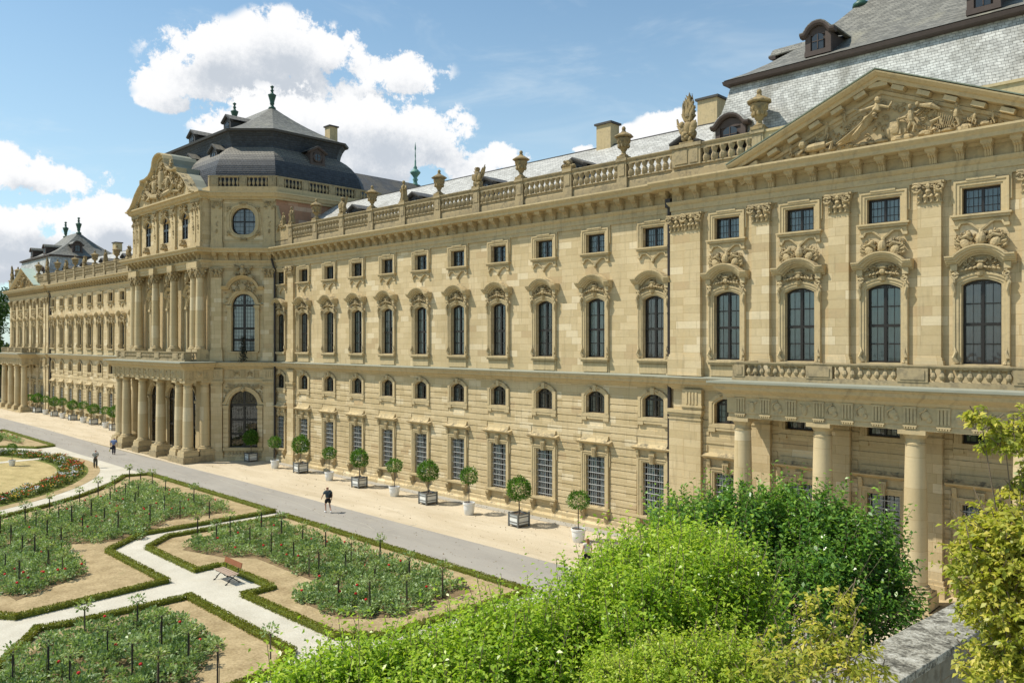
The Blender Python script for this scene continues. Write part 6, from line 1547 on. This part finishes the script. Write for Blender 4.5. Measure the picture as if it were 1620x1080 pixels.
    for h_, kn, an in (('hl', 'kl', 'al'), ('hr', 'kr', 'ar')):
        i = len(JJ); JJ.append((V(h_)-Vector((0, 0, .06)), .125)); EE.append((1, i))
        if L <= .5: JJ.append((V(h_).lerp(V(kn), L*2), .11)); EE.append((i, i+1))
        else: JJ += [(V(kn), .088), (V(kn).lerp(V(an), (L-.5)*2*.95), .078)]; EE += [(i, i+1), (i+1, i+2)]
    skin_obj('trousers' if L > .5 else 'shorts', JJ, EE, cl['legs'], o, root=1)
    for a_, t_ in (('al', 'tl'), ('ar', 'tr')):
        d = V(t_)-V(a_); skin_obj('shoe', [(V(a_)-d*.25+Vector((0, 0, -.02)), .045), (V(a_)+Vector((0, 0, -.03)), .05), (V(t_), .042), (V(t_)+d*.35, .028)], [(0, 1), (1, 2), (2, 3)], cl['shoe'], o, sub=2)
    hr_ = [(hc+Vector((0, -.03, .035)), (.105, .105)), (hc+Vector((0, -.05, -.03)), (.1, .088))]; he = [(0, 1)]
    if cl.get('long'): hr_ += [(V('neck')+Vector((0, -.08, -.02)), (.085, .05)), (V('chest')+Vector((0, -.15, .02)), (.06, .03))]; he += [(1, 2), (2, 3)]
    skin_obj('hair', hr_, he, cl['hair'], o)
    return o, p
gp = lambda px, py: G(px, py)
# walker with backpack, heading away to the left
W1 = dict(pelvis=(0, 0, .95), chest=(0, .05, 1.31), waist=(0, .02, 1.12), neck=(0, .08, 1.47), head=(0, .12, 1.56), top=(0, .14, 1.66), sl=(-.19, .05, 1.40), sr=(.19, .05, 1.40),
          el=(-.30, .12, 1.17), wl=(-.34, .26, .97), er=(.25, -.10, 1.15), wr=(.23, -.05, .92),
          kl=(-.10, .20, .52), al=(-.10, .14, .10), tl=(-.11, .30, .05), kr=(.10, -.02, .50), ar=(.09, -.28, .15), tr=(.10, -.16, .05))
g = gp(519, 811); o, p = person((g.x, g.y, .014), math.radians(78), 'man in grey shirt and black shorts with a black backpack, walking on the asphalt', 'person', W1, dict(top='cloth_grey', legs='cloth_black', leg=.36, shoe='shoe_white', hair='hair_red', sleeve=.75), 1.80)
skin_obj('backpack', [(Vector((.05, -.20, 1.38)), (.12, .08)), (Vector((.07, -.24, 1.18)), (.16, .11)), (Vector((.07, -.22, .98)), (.14, .09))], [(0, 1), (1, 2)], 'cloth_black', o)
mb = MB(); mb.tube([(.14, .0, 1.49), (.16, .16, 1.42), (.14, .14, 1.2), (.14, -.1, 1.08)], .022, 6); mb.tube([(-.12, .0, 1.49), (-.14, .16, 1.42), (-.12, .14, 1.2), (-.1, -.1, 1.08)], .022, 6); obj('backpack_strap', mb, 'cloth_black', o, local=True)
# man in blue shirt
W2 = dict(chest=(0, .06, 1.30), neck=(0, .14, 1.45), head=(0, .20, 1.52), top=(0, .24, 1.61), sl=(-.21, .06, 1.38), sr=(.21, .06, 1.38), el=(-.29, .0, 1.12), wl=(-.28, .06, .86), er=(.30, -.02, 1.12), wr=(.31, .06, .88), kl=(-.10, .1, .5), tl=(-.11, .2, .04), al=(-.10, .05, .09), kr=(.10, -.02, .49), ar=(.10, -.14, .12), tr=(.1, -.02, .04))
g = gp(180, 719); o, p = person((g.x, g.y, .014), math.radians(62), 'man in blue shirt and dark trousers carrying a bag, walking by the portico', 'person', W2, dict(top='cloth_blue', legs='cloth_navy', shoe='cloth_black', hair='hair_brown', sleeve=.8), 1.80)
hx = (g.x, g.y, 0); R_ = Matrix.Translation((g.x, g.y, .014)) @ Matrix.Rotation(math.radians(62), 4, 'Z')
mb = MB(); mb.m = R_; mb.extr([(-.36, .55), (-.18, .55), (-.20, .76), (-.34, .76)], .02, .12); mb.tube([(-.33, .07, .75), (-.285, .07, .86), (-.22, .07, .75)], .008, 5); tag(obj('shoulder_bag', mb, 'cloth_black'), 'small black bag in the hand of the man in the blue shirt', 'bag')
mb = MB(); mb.m = R_; mb.extr([(-.45, .32), (-.34, .30), (-.32, .52), (-.40, .53)], .04, .055); mb.tube([(-.38, .047, .5), (-.31, .06, .80)], .005, 4); tag(obj('paper_bag', mb, 'paper_yellow'), 'small yellowish paper bag dangling below the black bag', 'bag')
# woman in patterned top
W3 = dict(neck=(0, .05, 1.47), head=(0, .09, 1.55), top=(0, .11, 1.64), el=(-.24, .06, 1.14), wl=(-.12, .24, 1.06), er=(.24, .05, 1.14), wr=(.14, .24, 1.04), tr=(.12, .12, .04), kr=(.11, -.03, .49), ar=(.12, -.1, .10))
g = gp(151, 740); person((g.x, g.y, .012), math.radians(60), 'woman in black-and-white patterned top and olive trousers on the pale path', 'person', W3, dict(top='patterned_shirt', legs='cloth_olive', shoe='cloth_olive', hair='hair_brown', sleeve=1.3), 1.72)
# woman half hidden by the bush
g = gp(929, 903); person((g.x, g.y, .012), math.radians(70), 'woman with long brown hair and black trousers half hidden behind the bright green tree', 'person', dict(kl=(-.1, .14, .5), tl=(-.1, .28, .04), al=(-.1, .12, .09), kr=(.1, -.05, .5), ar=(.1, -.2, .12), tr=(.1, -.08, .04)), dict(top='cloth_cream', legs='cloth_black', shoe='cloth_black', hair='hair_blond', sleeve=.4, long=True), 1.70)
# ------------------------------------------------------------ foreground wall
H_ = 6.5; zt = HC-H_
def pt(a, b): zd, lat = a*H_, b*H_; return (-(zd*CT-lat*ST), zd*ST+lat*CT-DC)
L1, L2, R1, R2 = Vector(pt(3.05, 1.745)), Vector(pt(2.573, 1.183)), Vector(pt(2.726, 1.60)), Vector(pt(2.296, 1.127))
dL = (L1-L2).normalized(); wv = Vector((dL.y, -dL.x)); wid = abs((R2-L2).dot(wv)); 
if (R2-L2).dot(wv) < 0: wv = -wv
a0 = L2-dL*9; a1 = L1+dL*3.2
mb = MB(); mb.plate([tuple(a0+wv*.09), tuple(a0+wv*(wid-.09)), tuple(a1+wv*(wid-.09)), tuple(a1+wv*.09)][::-1], -.2, zt-.16)
tw = thing('terrace_wall', (a1.x, a1.y, 0), 'massive mossy stone terrace wall with flat grey coping in the lower right corner', 'wall')
obj('masonry', mb, 'grey_mossy_stone', tw)
mb = MB(); n = 9; LL = (a1-a0).length
for k in range(n):
    s0 = a0+dL*(LL*k/n+.006); s1 = a0+dL*(LL*(k+1)/n-.006); q = .003*(k % 3); mb.plate([tuple(s0), tuple(s0+wv*wid), tuple(s1+wv*wid), tuple(s1)][::-1], zt-.17, zt+q)
bv = obj('coping', mb, 'coping_stone', tw); md = bv.modifiers.new('b', 'BEVEL'); md.width = .025; md.segments = 2
# ------------------------------------------------------------ foreground trees
def tree(name, label, cat, foot, blobs, nshoot, mat, seed, leaf=.13, shoot=.55, per=9, inner=.3, aspect=.5, up=.8, group=None, tr=.09, droop=0.0, sz=1):
    "blobs: (centre, (rx, ry, rz)) ellipsoids that make the crown"
    o = thing(name, foot, label, cat, group); R = np.random.default_rng(seed); P_ = []; D_ = []; T_ = []; tw = []
    vol = np.array([b[1][0]*b[1][1]+b[1][1]*b[1][2] for b in blobs]); pr = vol/vol.sum()
    for s in range(nshoot):
        b = blobs[R.choice(len(blobs), p=pr)]; c = np.array(b[0]); r = np.array(b[1]); v = R.normal(0, 1, 3); v /= np.linalg.norm(v); 
        if v[2] < -.45: v[2] *= -1
        k = 1.0-R.random()**1.5*.35 if s > nshoot*inner else R.uniform(.35, .85)
        lump = 1+.16*math.sin(v[0]*8+seed)+.13*math.sin(v[1]*10+v[2]*7); base = c+v*r*k*lump
        d = v*.75+np.array([0, 0, up])+R.normal(0, .35, 3); d /= np.linalg.norm(d); L = shoot*R.uniform(.5, 1.35)
        if R.random() < .12: L *= 1.8
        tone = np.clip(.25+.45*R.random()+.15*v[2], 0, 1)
        if s % 3 == 0: tw.append((base-d*L*.3, base+d*L*.9))
        n = int(per*R.uniform(.7, 1.3))
        for j in range(n):
            f = (j+.5)/n; q = base+d*L*f+np.array([0, 0, -droop*f*f*L]); a = j*2.4; sd = np.cross(d, [math.cos(a), math.sin(a), .2]); sd /= np.linalg.norm(sd)+1e-9
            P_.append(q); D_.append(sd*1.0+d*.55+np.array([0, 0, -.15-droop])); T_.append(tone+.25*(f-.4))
    leaves('crown', np.array(P_), np.array(D_), leaf, mat, o, seed, .25, aspect, tone=np.array(T_))
    mb = MB(); f = Vector(foot); top = sum((Vector(b[0]) for b in blobs), Vector())/len(blobs)
    mb.tube([f, f.lerp(top, .35)+Vector((.1, 0, 0)), top], [tr*1.4, tr, tr*.5], 8)
    for b in blobs: mb.tube([f.lerp(top, .3), (f.lerp(top, .5)+Vector(b[0]))/2, Vector(b[0])+Vector((0, 0, b[1][2]*.5))], [tr*.7, tr*.5, tr*.2], 6)
    for a, b in tw: mb.tube([a, b], .008, 3)
    obj('trunk', mb, 'bark', o); return o
def B(px, py, zd, r): return (tuple(P(px, py, zd)), r)
def foot(px, py, zd): q = P(px, py, zd); return (q.x, q.y, 0)
tree('bushy_tree', 'dark glossy green tree in front of the near portico columns', 'tree', foot(1250, 900, 26.5),
     [B(1095, 868, 27.5, (1.7, 1.6, 1.25)), B(1185, 862, 27, (1.7, 1.6, 1.6)), B(1270, 880, 26.5, (1.9, 1.8, 1.7)), B(1350, 910, 25.5, (1.6, 1.6, 1.6)), B(1250, 990, 25, (3.2, 2.6, 2.4)), B(1390, 985, 24.5, (1.2, 1.3, 1.3)), B(1140, 950, 26, (2.2, 2, 2))],
     5400, 'leaf_dark', 11, leaf=.165, shoot=.75, per=11, up=1.5)
tree('bushy_tree', 'broad lime green tree in the centre foreground with upright shoots', 'tree', foot(1000, 980, 20),
     [B(1015, 960, 21, (1.25, 1.5, 1.1)), B(1085, 945, 20.5, (1.6, 1.6, 1.15)), B(950, 1020, 20, (1.2, 1.4, 1.05)), B(1025, 1035, 19, (2.4, 2.1, 1.8)), B(1130, 1010, 19, (1.4, 1.6, 1.6)), B(880, 1095, 18.5, (1.6, 1.8, 1.5))],
     6800, 'leaf_lime', 12, leaf=.125, shoot=.8, per=13, up=2.2)
tree('bushy_tree', 'low lime green tree at the bottom centre overlapping the garden path', 'tree', foot(700, 1080, 17.5),
     [B(800, 1060, 18.5, (1.3, 1.3, .95)), B(710, 1095, 18, (1.2, 1.3, .75)), B(630, 1112, 17.5, (1.1, 1.2, .7)), B(550, 1128, 17, (.9, 1.0, .6)), B(700, 1150, 17, (2.1, 1.7, 1.05)), B(810, 1120, 17.5, (1.5, 1.5, 1.3)), B(470, 1135, 16.5, (.8, .8, .55)), B(560, 1105, 17, (.8, .8, .5))],
     5800, 'leaf_lime', 13, leaf=.12, shoot=.75, per=13, up=2.2)
tree('fine_leaved_shrub', 'fine-leaved yellow-green shrub at the bottom edge right of centre', 'shrub', foot(1080, 1110, 13.5),
     [B(1080, 1075, 13.5, (.75, .8, .5)), B(1160, 1068, 13.2, (.7, .7, .45)), B(1000, 1100, 13.5, (.8, .8, .5)), B(1090, 1130, 13, (1.4, 1.2, .8))],
     2600, 'leaf_fine', 14, leaf=.065, shoot=.28, per=11, aspect=.6)
tree('olive_tree', 'small loose yellow-olive tree with drooping leaves beside the terrace wall', 'tree', foot(1310, 1060, 12.5),
     [B(1320, 985, 12.5, (.38, .45, .42)), B(1290, 1050, 12.3, (.55, .6, .5)), B(1340, 1060, 12.2, (.5, .5, .55)), B(1240, 1085, 12, (.6, .6, .4)), B(1325, 1100, 12, (.75, .75, .6))],
     260, 'leaf_olive', 15, leaf=.105, shoot=.34, per=9, inner=.2, droop=.5, tr=.04)
tree('olive_tree', 'yellow-green tree leaning in from the right picture edge over the terrace wall', 'tree', foot(1700, 1000, 12),
     [B(1590, 850, 12, (.55, .6, .35)), B(1560, 900, 11.8, (.5, .6, .45)), B(1620, 870, 11.5, (.6, .6, .5)), B(1600, 980, 11.4, (.55, .6, .5)), B(1610, 940, 11.6, (.7, .8, .55)), B(1600, 1030, 11.5, (.45, .6, .5)), B(1650, 800, 12, (.5, .5, .4)), B(1590, 712, 12, (.28, .3, .18)), B(1552, 672, 12, (.18, .2, .16)), B(1625, 690, 12, (.34, .3, .3)), B(1600, 1080, 11.4, (.5, .6, .4)), B(1690, 900, 12, (.8, .8, .9)), B(1700, 740, 12.2, (.6, .6, .5))],
     2300, 'leaf_olive', 16, leaf=.10, shoot=.24, per=10, inner=.25, droop=.5, tr=.035)
# ------------------------------------------------------------ trees beyond the far end
for i, (x, y, r, h) in enumerate(((-178, -6, 6, 17), (-188, 4, 8, 21), (-200, -10, 8, 20), (-184, -20, 6, 15), (-205, 12, 9, 25), (-215, -24, 9, 19))):
    R = np.random.default_rng(i+50); o = thing('broad_tree', (x, y, 0), '%s green tree beyond the far end of the palace at the left edge' % ('smallest' if i == 3 else ORD[i]+' tall'), 'tree', 'trees beyond the far end of the palace')
    pts = []; dr = []; tn = []
    for k in range(26):
        v = R.normal(0, 1, 3); v /= np.linalg.norm(v); c = np.array([x, y, h*.6])+v*np.array([r*.7, r*.7, h*.30]); p, w = ball_pts(420, R.uniform(.22, .36)*r, c, R, .8, .5); pts.append(p); w[:, 2] += .4; dr.append(w); tn.append(np.full(420, R.uniform(.1, .8)))
    leaves('crown', np.concatenate(pts), np.concatenate(dr), .5, 'leaf_far', o, i, .6, .6, tone=np.concatenate(tn))
    mb = MB(); mb.tube([(x, y, 0), (x, y, h*.6)], [.5, .25], 8); obj('trunk', mb, 'bark', o)
mb = MB(); mb.box(-172, -163.5, -3, -2.6, -.2, 1.5); mb.box(-172, -163.4, -3.1, -2.5, 1.5, 1.62); tag(obj('garden_wall', mb, 'sandstone_weathered'), 'low sandstone garden wall beyond the far corner of the palace', 'wall')

# dry leaves and crumbs blown over the forecourt and road
R = np.random.default_rng(3); n = 2600; x = -R.uniform(24, 150, n)**1.0; y = -R.uniform(.4, 11.5, n); y[:900] = -R.uniform(.3, 1.6, 900)
o = leaves('fallen_leaves', np.stack([x, y, np.full(n, .03)], 1), np.stack([R.normal(0, 1, n), R.normal(0, 1, n), np.zeros(n)], 1), .09, 'litter', None, 8, .1, .6, cup=.05); tag(o, 'scattered dry leaves and crumbs on the gravel and road', 'leaf litter', None, 'stuff')
